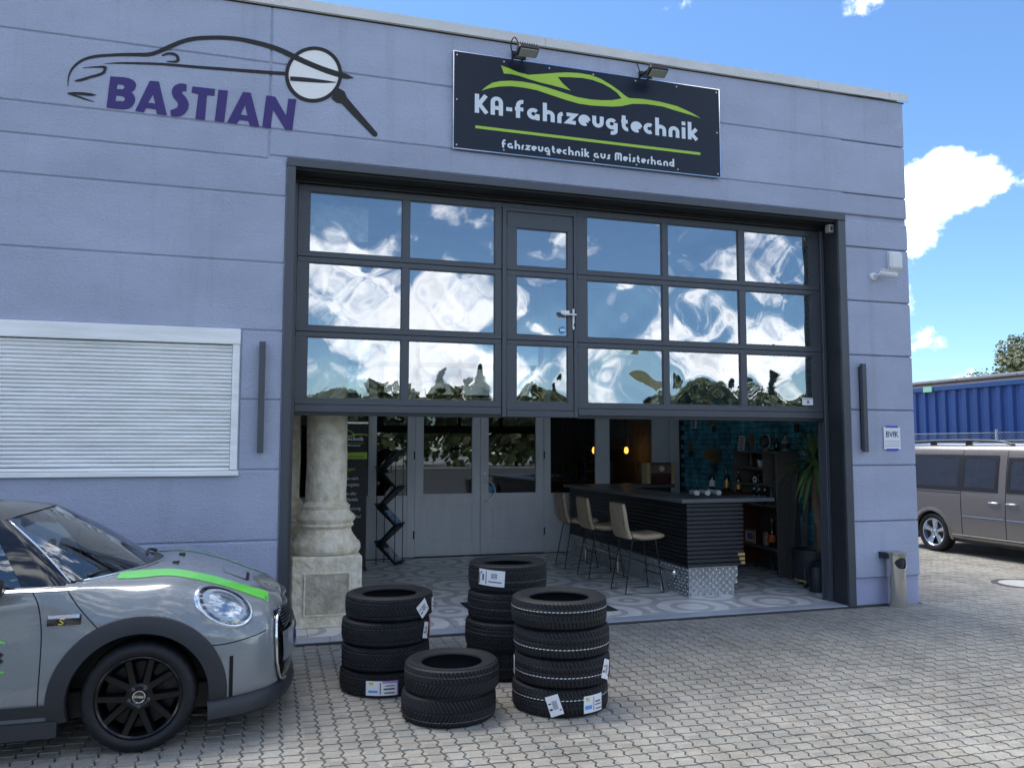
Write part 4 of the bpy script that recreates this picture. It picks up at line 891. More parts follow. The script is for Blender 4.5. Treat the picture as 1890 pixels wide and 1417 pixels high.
# plank shelf
SH = thing('plank_shelf', (-.6, 2.3, 0), 'dark grey plank shelf standing along the teal brick wall', 'shelf')
XS0, XS1 = -.86, -.52
for y0 in (1.74, 2.72): bx('upright', M['wood_dark'], SH, XS0, XS1, y0, y0 + .03, .014, 1.60, c=.003)
for x in (-.84, -.72, -.62): bx('back_plank', M['wood_dark'], SH, x, x + .085, 2.765, 2.785, .014, 1.6, c=.003)
for y in (1.80, 2.10, 2.40): bx('back_board', M['wood_dark'], SH, -.522, -.500, y, y + .24, .014, 1.60, c=.003)
for z, y0, y1 in ((1.60, 1.72, 2.77), (1.17, 1.772, 2.718), (.90, 1.772, 2.718), (.345, 1.772, 2.718)): bx('shelf_board', M['wood_dark'], SH, XS0 - .01, XS1, y0, y1, z, z + .028, c=.003)
bx('divider', M['wood_dark'], SH, XS0, XS1, 2.02, 2.05, 1.20, 1.599, c=.003); bx('shelf_board', M['wood_dark'], SH, XS0 - .01, XS1, 2.052, 2.718, 1.385, 1.413, c=.003)
for k, y in enumerate((1.66, 1.46, 1.27)):
    m = MB(); m.box(-.045, .045, -.012, .012, 0, 1.52 + .03 * k, c=.003); m.xf(Matrix.Translation((-.63 + .03 * k, y, .014)) @ Matrix.Rotation(radians(5), 4, 'Y') @ Matrix.Rotation(radians(90), 4, 'Z')); tag(m.build('leaning_plank', M['wood_dark']), ('dark plank leaning by the shelf, left of three', 'dark plank leaning by the shelf, middle of three', 'dark plank leaning by the shelf, right of three')[k], 'plank', 'planks leaning beside the shelf')
gb = thing('globe', (-.63, 2.30, 1.628), 'small dark globe on a white stand on top of the shelf', 'globe')
m = MB(); m.lathe([(.085 * sin(t), .085 * -cos(t)) for t in [k * pi / 12 for k in range(13)]], (-.63, 2.30, 1.76), 24); m.build('sphere', mat('globe_dark', (.02, .022, .03), .3, col2=(.10, .10, .10), vscale=14), gb, smooth=1)
MB().tube([(-.63, 2.30 - .10 * sin(t), 1.76 + .10 * cos(t)) for t in [radians(20) + k * radians(150) / 12 for k in range(13)]], .006, 6).build('meridian', M['white'], gb)
m = MB(); m.lathe([(.05, 1.629), (.05, 1.637), (.01, 1.645), (.008, 1.665), (0, 1.665)], (-.63, 2.30, 0), 18); m.build('foot', M['gold'], gb, smooth=40)
bottle(-.63, 1.86, 1.629, .235, .05, 'bottle_clear', 'clear bottle with dark label on top of the shelf', 'ink')
bottle(-.63, 2.05, 1.629, .20, .035, 'bottle', 'small dark bottle with gold cap on top of the shelf', None, None, 'gold')
cp_ = MB().lathe([(0, 1.414), (.035, 1.414), (.042, 1.50), (.038, 1.50), (.033, 1.42), (0, 1.42)], (-.66, 2.38, 0), 20).build('white_cup', M['white'], smooth=40); tag(cp_, 'small white cup on the upper board of the shelf', 'cup')
vs_ = MB().lathe([(0, 1.414), (.04, 1.414), (.05, 1.47), (.028, 1.55), (.03, 1.585), (.02, 1.585), (.018, 1.55), (0, 1.5)], (-.66, 2.6, 0), 20).build('brown_vase', mat('vase_brown', (.06, .03, .018), .4), smooth=40); tag(vs_, 'small brown vase on the upper board of the shelf', 'vase')
ph_ = thing('telephone', (-.64, 2.40, 1.2), 'old black telephone on the shelf under the white cup', 'telephone')
m = MB(); m.prism([(2.27, 1.199), (2.53, 1.199), (2.47, 1.29), (2.33, 1.29)], -.74, -.56, 'x'); m.build('body', M['blackgloss'], ph_)
MB().tube([(-.65, 2.27, 1.30), (-.65, 2.31, 1.325), (-.65, 2.40, 1.333), (-.65, 2.49, 1.325), (-.65, 2.53, 1.30)], [.028, .016, .014, .016, .028], 10).build('receiver', M['blackgloss'], ph_, smooth=1)
MB().lathe([(.02, -.006), (.045, -.006), (.045, 0)], (-.742, 2.40, 1.24), 20, 'x').build('dial', M['white'], ph_)
bottle(-.66, 1.86, 1.199, .24, .04, 'bottle_clear', 'clear bottle standing on the shelf beside the telephone', 'label', None, 'chrome')
for k, (y, lab) in enumerate(((2.52, 'white patterned mini bottle on the middle shelf, leftmost'), (2.40, 'white patterned mini bottle on the middle shelf, second from left'), (2.27, 'white patterned mini bottle on the middle shelf, third from left'))): bottle(-.68, y, .929, .19, .035, 'bottle', lab, 'label', 'small bottles on the middle shelf', 'white')
jg = MB().lathe([(0, .929), (.05, .929), (.062, 1.0), (.055, 1.08), (.03, 1.12), (.035, 1.15), (0, 1.15)], (-.66, 2.02 - .08, 0), 22).build('jug', mat('jug_pattern', (.60, .62, .66), .35, col2=(.05, .06, .12), vscale=24), smooth=40); tag(jg, 'white patterned jug on the middle shelf near the uprights', 'jug')
pc = thing('abstract_picture', (-.50, 2.1, .95), 'white unframed picture with dark loops at the back of the middle shelf', 'picture')
bx('canvas', M['label'], pc, -.470, -.455, 1.79, 2.01, .93, 1.16)
MB().tube([(-.474, 1.90 + .06 * sin(t), 1.05 + .085 * cos(t) + .0 * t) for t in [k * pi / 10 for k in range(20)]], .008, 6, closed=True).build('painted_loop', M['ink'], pc)
pf = thing('picture_frame', (-.7, 2.48, .373), 'light wood picture frame with dark photo on the lowest shelf', 'picture frame')
m = MB(); fw = [(2.36, .374), (2.62, .374), (2.62, .56), (2.36, .56)]; m.prism(fw, -.79, -.775, 'x', holes=[[(2.395, .405), (2.585, .405), (2.585, .53), (2.395, .53)]]); m.build('frame', mat('light_wood', (.42, .33, .22), .5), pf)
bx('passepartout', M['label'], pf, -.778, -.772, 2.39, 2.59, .40, .535); bx('photo', mat('photo_dark', (.03, .04, .08), .3, col2=(.3, .32, .36), vscale=20), pf, -.7795, -.7785, 2.425, 2.555, .425, .51)
cn = MB().lathe([(0, .374), (.045, .374), (.05, .40), (.05, .52), (.03, .55), (0, .55)], (-.70, 2.23, 0), 20).build('figurine', mat('figurine_red', (.16, .04, .03), .4, col2=(.4, .3, .25), vscale=26), smooth=40); tag(cn, 'small reddish figurine beside the picture frame', 'figurine')
bottle(-.70, 2.10, .374, .36, .045, 'bottle', 'champagne bottle with orange label on the lowest shelf', 'orange', None, 'gold')
# wall decor on the bricks
def card(y0, y1, z0, z1, lab, mt_='label', tilt=0):
    c = thing('wall_card', (-.37, y0, z0), lab, 'card')
    m = MB(); m.box(-.006, .006, -(y1 - y0) / 2, (y1 - y0) / 2, -(z1 - z0) / 2, (z1 - z0) / 2); m.xf(Matrix.Translation((-.385, (y0 + y1) / 2, (z0 + z1) / 2)) @ Matrix.Rotation(radians(tilt), 4, 'X')); m.build('sheet', M[mt_], c)
    m = MB()
    for k in range(5): m.box(-.008, -.0065, -(y1 - y0) * .35, (y1 - y0) * .35, -(z1 - z0) * .4 + k * (z1 - z0) * .18, -(z1 - z0) * .4 + k * (z1 - z0) * .18 + .022)
    m.xf(Matrix.Translation((-.385, (y0 + y1) / 2, (z0 + z1) / 2)) @ Matrix.Rotation(radians(tilt), 4, 'X')); m.build('print', mat('card_print', (.12, .12, .13), .6), c)
card(2.98, 3.13, 1.62, 1.84, 'white card with dark symbols pinned to the teal bricks, above the sideboard', tilt=10)
card(4.35, 4.50, 1.99, 2.14, 'small white card high on the teal bricks near the partition', tilt=6)
def spray(x, y, z, n, L, lab, spread, mt_='dried', fan=True):
    c = thing('dried_bouquet', (x, y, z), lab, 'dried flowers', 'dried bouquets on the brick wall'); R = random.Random(n); m = MB()
    for k in range(n):
        a = R.uniform(-spread, spread); l = L * R.uniform(.6, 1); d = Vector((R.uniform(-.35, 0), sin(a), cos(a))).normalized(); p = Vector((x, y, z)); s = d.cross(Vector((1, 0, 0))).normalized() * L * .055
        m.add([p, p + d * l * .6 + s, p + d * l, p + d * l * .6 - s], [(0, 1, 2, 3)])
    m.build('sprays', M[mt_], c)
    MB().lathe([(0, -.10), (.03, -.10), (.035, 0), (0, 0)], (x, y, z), 12).build('holder', M['anth2'], c)
spray(-.45, 4.42, 1.62, 14, .20, 'small dried palm fan on the bricks beside the grey partition', .7)
spray(-.48, 3.68, 1.42, 60, .34, 'large dried grass bouquet on the bricks above the radio', 1.2)
spray(-.45, 2.66, 1.62, 30, .30, 'tall dried leaf bouquet on the bricks left of the globe', .25)
spray(-.45, 1.68, 1.98, 40, .26, 'dried flower bouquet high on the bricks above the yucca', 1.0)
spray(-.45, 3.70, 2.0, 26, .22, 'dried flower bouquet high on the bricks, in the middle of the wall', .8)

# ================================================================== yucca on its dolly, watering can, door mat
px_, py_ = -.52, 1.11
DL = thing('plant_dolly', (px_, py_, .014), 'round wooden plant dolly on castors under the yucca pot', 'plant dolly')
part('board', mat('dolly_wood', (.42, .30, .16), .6), DL, lambda m: m.lathe([(0, .085), (.235, .085), (.235, .105), (0, .105)], (px_, py_, 0), 28))
for a in (20, 110, 200, 290):
    a = radians(a); MB().lathe([(0, -.014), (.034, -.014), (.034, .014), (0, .014)], (px_ + .19 * cos(a), py_ + .19 * sin(a), .048), 14, 'x').build('castor', M['black'], DL); MB().box(px_ + .19 * cos(a) - .02, px_ + .19 * cos(a) + .02, py_ + .19 * sin(a) - .018, py_ + .19 * sin(a) + .018, .055, .084).build('castor_fork', M['steel'], DL)
YU = thing('yucca_palm', (px_, py_, .106), 'tall yucca with bare trunk and drooping leaves in grey tub', 'plant')
part('pot', M['pot'], YU, lambda m: m.lathe([(0, .107), (.225, .107), (.25, .15), (.262, .43), (.275, .435), (.275, .46), (.25, .46), (.245, .40), (0, .40)], (px_, py_, 0), 36), smooth=40)
part('soil', M['soil'], YU, lambda m: m.lathe([(0, .425), (.246, .415)], (px_, py_, 0), 24))
def trunk(m, base, top, r0, r1):
    n = 16; P = [Vector(base).lerp(Vector(top), k / n) + Vector((.02 * sin(k * .5), 0, 0)) for k in range(n + 1)]
    m.tube(P, [(r0 + (r1 - r0) * k / n) * (1 + .07 * sin(k * 2.4)) for k in range(n + 1)], 12)
part('trunk', M['bark'], YU, lambda m: trunk(m, (px_ + .10, py_, .40), (px_ + .02, py_ - .02, 1.44), .058, .040), smooth=1)
part('trunk', M['bark'], YU, lambda m: trunk(m, (px_ + .17, py_ - .02, .40), (px_ + .25, py_ - .02, .86), .045, .036), smooth=1)
def crown(cx, cy, cz, n, L, seed, up=.3):
    R = random.Random(seed)
    for k in range(n):
        a = R.uniform(0, 2 * pi); e = R.uniform(-.5, 1.35); l = L * R.uniform(.65, 1.05); w = .028 * R.uniform(.8, 1.2)
        d = Vector((cos(a) * cos(e), sin(a) * cos(e), sin(e))); s = d.cross(Vector((0, 0, 1))).normalized(); m = MB(); A = []; B = []; Cc = []
        p = Vector((cx, cy, cz + R.uniform(-.02, .12)))
        for i in range(8):
            t = i / 7; q = p + d * l * t + Vector((0, 0, -1)) * (.55 * l * t * t * max(.15, cos(e))); ww = w * (sin(pi * min(1, .12 + t * .88)) ** .6) * (1 - .25 * t)
            if q.x > -.24: q.x = -.24 - .02 * R.random()
            A.append(q - s * ww); B.append(q + Vector((0, 0, -.012 * (1 - t)))); Cc.append(q + s * ww)
        m.grid([A, B, Cc]); m.build('leaf', M['leaf'], YU, smooth=1)
crown(px_ + .02, py_ - .02, 1.44, 70, .62, 5); crown(px_ + .24, py_ - .02, .86, 14, .24, 9)
WC = thing('watering_can', (-.72, .80, .014), 'dark grey watering can beside the yucca tub', 'watering can')
part('body', M['pot'], WC, lambda m: m.lathe([(0, .014), (.095, .014), (.10, .03), (.095, .28), (.085, .30), (.07, .30), (.07, .27), (0, .27)], (-.72, .80, 0), 28), smooth=40)
part('handle', M['pot'], WC, lambda m: m.tube([(-.70 - .20 * sin(t), .80, .22 + .15 * cos(t)) for t in [radians(5) + k * radians(150) / 12 for k in range(13)]], .012, 8), smooth=1)
part('spout', M['pot'], WC, lambda m: m.tube([(-.64, .80, .07), (-.57, .81, .2), (-.52, .81, .33)], [.025, .018, .014], 8), smooth=1)
mt2 = thing('door_mat', (-4.1, .85, .014), 'thin black door mat on the tiles behind the tyre stacks', 'door mat')
bx('mat', mat('mat_black', (.012, .012, .014), .9, bump=.6, bscale=300), mt2, -4.86, -3.40, .46, 1.31, .0145, .024, c=.003)

SHIFT = {'brick_wall': .15, 'downpipe': .15, 'sideboard': .15, 'wall_card': .15, 'dried_bouquet': .15, 'plank_shelf': .28, 'leaning_plank': .16, 'globe': .28, 'white_cup': .28, 'brown_vase': .28, 'telephone': .28, 'jug': .28, 'abstract_picture': .20, 'picture_frame': .28, 'figurine': .28}
for o in [o for o in COL.objects if o.parent is None]:
    k = o.name.split('.')[0]
    if k == 'bottle': o.location.x += .15 if 'sideboard' in o['label'] else .28
    elif k in SHIFT: o.location.x += SHIFT[k]

# ================================================================== tyres
def tyre_mesh(name, R, W, style, seed=0):
    """axis z, z from 0 to W; outer radius R"""
    N_ = 576; rim = R - .118 if R > .31 else R - .108; hw = W / 2
    sw = [(rim + .004, hw * .62), (rim - .004, hw * .72), (rim, hw * .82), (rim + .012, hw * .86), (rim + .03, hw * .93), (rim + .055, hw * .985), (rim + .058, hw * .99 + .001), (rim + .062, hw * .99), (rim + .085, hw * .985), (R - .022, hw * .93), (R - .017, hw * .91), (R - .008, hw * .84)]
    tr = [(R - .0012 - .006 * (abs(k / 10 - 1) ** 3), hw * .80 * (1 - k / 10)) for k in range(21)]
    prof = [(r, z, -1) for r, z in sw] + [(r, z, k) for k, (r, z) in enumerate(tr)] + [(r, -z, -1) for r, z in reversed(sw)] + [(rim + .03, -hw * .72, -2), (R - .035, -hw * .68, -2), (R - .022, 0, -2), (R - .035, hw * .68, -2), (rim + .03, hw * .72, -2)]
    pitches = 72; rows_ = []
    for i in range(N_):
        a = 2 * pi * i / N_; ring = []
        for r, z, k in prof:
            if k >= 0:
                t = abs(z) / hw; s = 1 if z > 0 else -1; ph = i / N_ * pitches
                if style == 'v':      f = (ph + 1.9 * t) % 1; g_ = .36; gr = f < g_; circ = t < .03
                elif style == 'rain': f = (ph + (1.6 * t if s > 0 else -.8 * t + .4)) % 1; gr = f < .32 and not .30 < t < .42; circ = .33 < t < .40 or .02 < t < .08
                else:                 f = (ph * 1.0 + .7 * sin(4 * t * pi) + (.5 if s > 0 else 0)) % 1; gr = f < .34; circ = .16 < t < .22 or .50 < t < .57
                if circ: r -= .0075
                elif gr: r -= .006
            elif k == -1 and r > R - .02:
                if (i * pitches * 1.0 / N_) % 1 < .28: r -= .003
            ring.append((r * cos(a), r * sin(a), z + hw))
        rows_.append(ring)
    m = MB(); m.grid(rows_, closeu=True, closev=True)
    me = bpy.data.meshes.new(name); me.from_pydata(m.v, [], m.f); me.update()
    bm = bmesh.new(); bm.from_mesh(me); bmesh.ops.recalc_face_normals(bm, faces=bm.faces); bm.to_mesh(me); bm.free()
    me.shade_smooth(); me.set_sharp_from_angle(angle=radians(35)); me.materials.append(M['rubber']); return me
STK = {'front': (-5.73, -2.095, .302, .172, 'v'), 'right': (-4.985, -2.115, .318, .178, 'rain'), 'left': (-6.035, -1.375, .312, .165, 'w'), 'back': (-5.11, -1.27, .300, .206, 'v2')}
MESH = {'front': tyre_mesh('tyre_body', .302, .172, 'v'), 'right': tyre_mesh('tyre_body', .318, .178, 'rain'), 'left': tyre_mesh('tyre_body', .312, .165, 'w'), 'back': tyre_mesh('tyre_body', .300, .206, 'w')}
M['stripe'] = mat('tread_paint_white', (.62, .64, .66), .7); M['stripe_red'] = mat('tread_paint_pale', (.30, .25, .25), .7)
M['lab_lilac'] = mat('label_lilac', (.40, .28, .60), .5); M['lab_orange'] = mat('label_orange', (.70, .10, .015), .5); M['lab_green'] = mat('label_green', (.15, .5, .08), .5); M['lab_yel'] = mat('label_yellow', (.75, .6, .05), .5); M['lab_blue'] = mat('label_blue_print', (.12, .32, .70), .5)
def curved(R, a0, a1, z0, z1, dr=.0015, skew=0, n=8):
    """a sheet wrapped on the tread between two angles (degrees)"""
    m = MB(); m.grid([[((R + dr) * cos(radians(a0 + (a1 - a0) * k / n + skew * (z - z0))), (R + dr) * sin(radians(a0 + (a1 - a0) * k / n + skew * (z - z0))), z) for k in range(n + 1)] for z in (z0, z1)]); return m
def sticker(T, R, a, z, w, h, rot=0, kind='plain'):
    aw = degrees_(w / R)
    pts = lambda u, v: (a + degrees_((u * cos(rot) - v * sin(rot)) / R), z + u * sin(rot) + v * cos(rot))
    def sheet(u0, u1, v0, v1, dr):
        m = MB(); n = 6; rows_ = []
        for v in (v0, v1):
            r = []
            for k in range(n + 1):
                u = u0 + (u1 - u0) * k / n; A, zz = pts(u, v); r.append(((R + dr) * cos(radians(A)), (R + dr) * sin(radians(A)), zz))
            rows_.append(r)
        m.grid(rows_); return m
    L_ = sheet(-w / 2, w / 2, -h / 2, h / 2, .0022).build('paper_label', M['label'], T, world=False)
    def pr(u0, u1, v0, v1, mt_): sheet(u0 * w, u1 * w, v0 * h, v1 * h, .0032).build('label_print', M[mt_], L_, world=False)
    if kind == 'energy':
        pr(-.40, -.36, .30, .40, 'lab_green'); pr(-.36, -.30, .16, .40, 'lab_yel'); pr(-.28, -.22, .18, .40, 'lab_yel'); pr(-.44, -.10, -.28, -.06, 'lab_blue')
        pr(-.02, .01, -.4, .4, 'ink'); pr(.08, .40, .05, .13, 'ink'); pr(.08, .44, -.12, -.06, 'ink'); pr(.1, .46, -.36, -.30, 'ink')
    elif kind == 'lilac':
        pr(-.40, -.36, .30, .40, 'lab_green'); pr(-.36, -.26, .22, .42, 'lab_yel'); pr(-.42, -.12, -.30, -.14, 'lab_blue'); pr(-.06, -.03, -.4, .4, 'ink')
        pr(.02, .5, .34, .5, 'lab_lilac'); pr(.46, .5, -.5, .34, 'lab_lilac'); pr(.06, .4, -.10, .0, 'ink'); pr(.1, .4, .14, .2, 'ink'); pr(.08, .40, -.36, -.28, 'ink')
    elif kind == 'code':
        [pr(-.12 + q * .065, -.12 + q * .065 + (.03 if q % 2 else .02), -.2, .24, 'ink') for q in range(6)]; pr(-.42, -.2, .1, .16, 'ink'); pr(-.42, -.2, -.2, -.1, 'ink'); pr(.28, .42, -.3, -.24, 'ink')
    elif kind == 'wide':
        pr(-.48, -.45, -.4, .3, 'ink'); pr(-.34, -.28, -.2, .2, 'ink'); pr(-.2, -.17, -.4, .4, 'ink'); [pr(.02 + q * .045, .04 + q * .045, -.02, .3, 'ink') for q in range(5)]; pr(-.1, .4, -.26, -.2, 'ink'); pr(-.42, -.36, .2, .36, 'lab_blue')
    elif kind == 'orange':
        pr(-.5, -.1, -.5, .5, 'lab_orange'); pr(.05, .4, .1, .2, 'ink')
    return L_
def degrees_(r): return r * 180 / pi
CAMA = lambda x, y: degrees_(atan2(-7.222 - y, -6.881 - x))      # direction from a stack towards the photographer
order = {'front': ['lower', 'upper'], 'right': ['bottom', 'second lowest', 'third', 'top'], 'left': ['bottom', 'second lowest', 'third', 'top'], 'back': ['bottom', 'second lowest', 'third', 'top']}
desc = {'front': '{} tyre of the low pair with V tread in front', 'right': '{} tyre of the tall right stack with white dashed tread line', 'left': '{} tyre of the left stack beside the grey car', 'back': '{} tyre of the rear stack nearest the hall floor'}
TY = {}
for key, (x, y, R, W, st) in STK.items():
    for k, nm in enumerate(order[key]):
        if key == 'back' and k == 2: rr = .985
        elif key == 'back' and k == 1: rr = 1.06
        elif key == 'back' and k == 0: rr = 1.06
        elif key == 'left' and k == 0: rr = 1.03
        else: rr = 1
        dx, dy = random.uniform(-.012, .012), random.uniform(-.012, .012)
        if key == 'left' and k == 3: dx = .02
        if key == 'back' and k == 3: dx = .01
        T = thing('tyre', (x + dx, y + dy, k * W), desc[key].format(nm), 'tyre', 'new tyres stacked before the gate', rz=0); T.scale = (rr, rr, 1)
        b = bpy.data.objects.new('rubber_body', MESH[key]); COL.objects.link(b); b.parent = T; b.rotation_euler.z = random.uniform(0, 6)
        TY[(key, k)] = T; a = CAMA(x, y)
        if key == 'right':
            zl = W * (.62, .40, .36, .66)[k]; m = MB()
            for q in range(76):
                t0 = q * 360 / 76; t1 = t0 + 3.1
                m.grid([[((R + .0004) * cos(radians(t + (1.1 if z > zl else 0))), (R + .0004) * sin(radians(t + (1.1 if z > zl else 0))), z) for t in (t0, (t0 + t1) / 2, t1)] for z in (zl - .0026, zl + .0026)])
            m.build('tread_line', M['stripe'], T, world=False)
        if key == 'back' or (key == 'front'):
            zl = W * ((.45, .62, .46, .42)[k] if key == 'back' else (.22, .74)[k]); m = MB()
            for q in range(110):
                t0 = q * 360 / 110; m.grid([[((R + .0004) * cos(radians(t)), (R + .0004) * sin(radians(t)), z) for t in (t0, t0 + 2.2)] for z in (zl - .0012, zl + .0012)])
            m.build('tread_line', M['stripe_red'], T, world=False)
sticker(TY[('right', 0)], .318, CAMA(-4.985, -2.115) - 6, .083, .085, .125, -.42 + .75, 'code'); sticker(TY[('right', 0)], .318, CAMA(-4.985, -2.115) + 42, .078, .155, .105, .0, 'energy')
sticker(TY[('right', 1)], .318, CAMA(-4.985, -2.115) + 62, .09, .09, .12, -.35, 'code'); sticker(TY[('right', 1)], .318, CAMA(-4.985, -2.115) - 84, .09, .10, .12, 0, 'code')
sticker(TY[('left', 0)], .312, CAMA(-6.035, -1.375) - 4, .070, .21, .095, .0, 'lilac'); sticker(TY[('left', 3)], .312, CAMA(-6.035, -1.375) + 48, .075, .10, .10, .62, 'code'); sticker(TY[('left', 3)], .312, CAMA(-6.035, -1.375) + 82, .08, .13, .09, .0, 'code')
sticker(TY[('left', 2)], .312, CAMA(-6.035, -1.375) + 62, .08, .07, .11, -.25, 'code'); sticker(TY[('left', 2)], .312, CAMA(-6.035, -1.375) + 84, .085, .12, .11, .0, 'orange'); sticker(TY[('left', 1)], .312, CAMA(-6.035, -1.375) - 84, .07, .12, .12, 0, 'lilac')
sticker(TY[('back', 3)], .300, CAMA(-5.11, -1.27) - 24, .115, .21, .115, -.06, 'wide'); sticker(TY[('back', 1)], .300, CAMA(-5.11, -1.27) + 30, .095, .15, .10, .0, 'wide')

# ================================================================== cars
M['mini_paint'] = mat('grey_car_paint', (.195, .215, .23), .28, coat=1.0, var=.02, vscale=3, spec=.5)
M['roof_paint'] = mat('black_roof_paint', (.012, .012, .014), .3, coat=.35)
M['cladding'] = mat('grained_cladding', (.020, .023, .030), .5, bump=.15, bscale=400, bdist=.0006)
M['stripe_green'] = mat('bonnet_stripe_green', (.13, .66, .075), .3, coat=.8)
M['seamline'] = mat('panel_gap', (.004, .004, .005), .9)
M['lamp_inner'] = mat('lamp_reflector', (.55, .58, .62), .12, metal=.9); M['lampglass'] = glassmat('lamp_lens', (.9, .93, .95), .10)
M['wheel_black'] = mat('black_alloy', (.004, .004, .006), .24, coat=.15, spec=.3); M['caliper'] = mat('brake_metal', (.02, .02, .02), .45, metal=.5)
M['dash'] = mat('dashboard', (.02, .021, .023), .6); M['seatm'] = mat('car_seat', (.03, .03, .032), .7)
M['sat'] = mat('satin_silver', (.62, .68, .76), .2, metal=.85); M['yellow'] = mat('badge_yellow', (.8, .62, .1), .4)

def wheel(parent, x, y, R, W, side, rim_mat, spokes='fine'):
    """wheel with its outer face towards side*y; local coordinates"""
    w = bpy.data.objects.new('wheel', None); COL.objects.link(w); w.parent = parent; w.location = (x, y, R); w.empty_display_size = .1
    s = side; rr = R * (.745 if spokes == 'fine' else .70); hw = W / 2
    prof = [(rr, -hw * .8), (rr + .01, -hw * .92), (R * .86, -hw), (R * .95, -hw * .88), (R, -hw * .62), (R, hw * .62), (R * .95, hw * .88), (R * .86, hw), (rr + .02, hw * .97), (rr + .004, hw * .86), (rr, hw * .7)]
    n = 120; rows_ = []
    for i in range(n):
        a = 2 * pi * i / n; ring = []
        for k, (r, h) in enumerate(prof):
            if k in (3, 6) and i % 4 == 0: r -= .006
            if k in (4, 5) and i % 4 == 0: r -= .004
            ring.append((r * cos(a), h * s, r * sin(a)))
        rows_.append(ring)
    m = MB(); m.grid(rows_, closeu=True); m.build('tyre', M['rubber'], w, smooth=40, world=False)
    m = MB(); m.lathe([(rr, hw * .85 * s), (rr - .006, hw * .88 * s), (rr - .016, hw * .80 * s), (rr - .022, hw * .3 * s), (rr - .03, -hw * .75 * s)], (0, 0, 0), 60, 'y')
    yo = hw * .62
    ns = 10 if spokes == 'fine' else 5
    for k in range(ns):
        if spokes == 'fine':
            base = (k // 2) * 72 + 90 + 36; a0 = radians(base + (-7 if k % 2 else 7)); a1 = radians(base + (-19 if k % 2 else 19))
            wi, wo = .025, .021
        else:
            a0 = a1 = radians(k * 72 + 90); wi, wo = .022, .045
        p0 = Vector((cos(a0), sin(a0))) * .062; p1 = Vector((cos(a1), sin(a1))) * (rr - .012); d = (p1 - p0).normalized(); nn = Vector((-d.y, d.x))
        A = []
        for t, ww in ((0, wi), (.5, (wi + wo) / 2 * .95), (1, wo)):
            q = p0.lerp(p1, t); yy = yo + .012 * t
            A.append([((q - nn * ww * 1.25).x, (yy - .035) * s, (q - nn * ww * 1.25).y), ((q - nn * ww * .7).x, yy * s, (q - nn * ww * .7).y), ((q + nn * ww * .7).x, yy * s, (q + nn * ww * .7).y), ((q + nn * ww * 1.25).x, (yy - .035) * s, (q + nn * ww * 1.25).y)])
        m.grid(A)
    m.lathe([(.075, (yo - .03) * s), (.072, yo * s), (.055, (yo + .004) * s), (.036, (yo - .004) * s), (0, (yo - .004) * s)], (0, 0, 0), 30, 'y')
    r_ = m.build('rim', rim_mat, w, smooth=35, world=False)
    m = MB(); m.lathe([(.031, (yo + .006) * s), (.034, (yo + .004) * s), (.034, (yo - .004) * s)], (0, 0, 0), 26, 'y'); m.lathe([(0, (yo + .002) * s), (.031, (yo + .003) * s)], (0, 0, 0), 26, 'y'); m.build('hub_cap', M['sat'] if spokes != 'fine' else M['blackgloss'], w, smooth=40, world=False)
    if spokes == 'fine':
        m = MB(); m.lathe([(.029, (yo + .0055) * s), (.034, (yo + .0065) * s), (.035, (yo + .002) * s)], (0, 0, 0), 30, 'y'); m.build('hub_ring', M['chrome'], w, smooth=40, world=False)
    if spokes == 'fine' and s < 0: btext('hub_lettering', 'MINI', M['sat'], w, org(w) + Vector((0, (yo + .0035) * s, .006)), (pi / 2, pi + .15, 0), .019, .0004, 'CENTER', 1.25, .0006)
    for k in range(5):
        a = radians(72 * k + 90 + 180 * 0 + 36); m = MB(); m.lathe([(0, (yo + .005) * s), (.010, (yo + .004) * s), (.012, (yo - .008) * s)], (.052 * cos(a), 0, .052 * sin(a)), 8, 'y'); m.build('wheel_bolt', M['anth'], w, world=False)
    m = MB(); m.lathe([(.05, .0), (rr * .80, 0), (rr * .80, -.02 * s), (.05, -.02 * s)], (0, 0, 0), 40, 'y'); m.build('brake_disc', M['caliper'], w, smooth=35, world=False)
    m = MB(); m.lathe([(rr * .58, -.03 * s), (rr * .58, .022 * s), (rr * .9, .022 * s), (rr * .9, -.03 * s)], (0, 0, 0), 10, 'y', arc=radians(60), a0=radians(0)); m.build('brake_caliper', M['caliper'], w, smooth=35, world=False)
    return w

# ---- the small grey hatchback (local: x forward from the front axle, near side is -y)
CAR = thing('parked_hatchback', (-7.53, -1.415, 0), 'grey hatchback with lime bonnet stripes and black wheels parked at left', 'car')
PRO = {'rear': [(.06, .25), (.02, .33), (0, .45), (0, .58), (.02, .70), (.04, .79), (.06, .86), (.09, .90), (.2, .92), (.4, .93), (1, .935)],
 'door': [(.055, .17), (.02, .27), (0, .40), (0, .56), (.012, .70), (.022, .79), (.036, .86), (.058, .905), (.15, .930), (.35, .940), (1, .942)],
 'fender': [(.05, .20), (.015, .30), (0, .43), (0, .58), (.010, .69), (.035, .78), (.085, .855), (.17, .908), (.33, .938), (.6, .945), (1, .946)],
 'fend2': [(.05, .20), (.015, .28), (0, .40), (0, .54), (.014, .65), (.045, .735), (.10, .806), (.19, .858), (.34, .887), (.56, .894), (1, .896)],
 'corner': [(.06, .20), (.02, .27), (0, .37), (0, .48), (.014, .57), (.045, .645), (.095, .71), (.17, .762), (.30, .797), (.48, .806), (1, .808)],
 'nose': [(.045, .20), (.012, .27), (0, .36), (.004, .46), (.018, .55), (.042, .61), (.070, .655), (.100, .685), (.130, .708), (.160, .724), (1, .738)]}
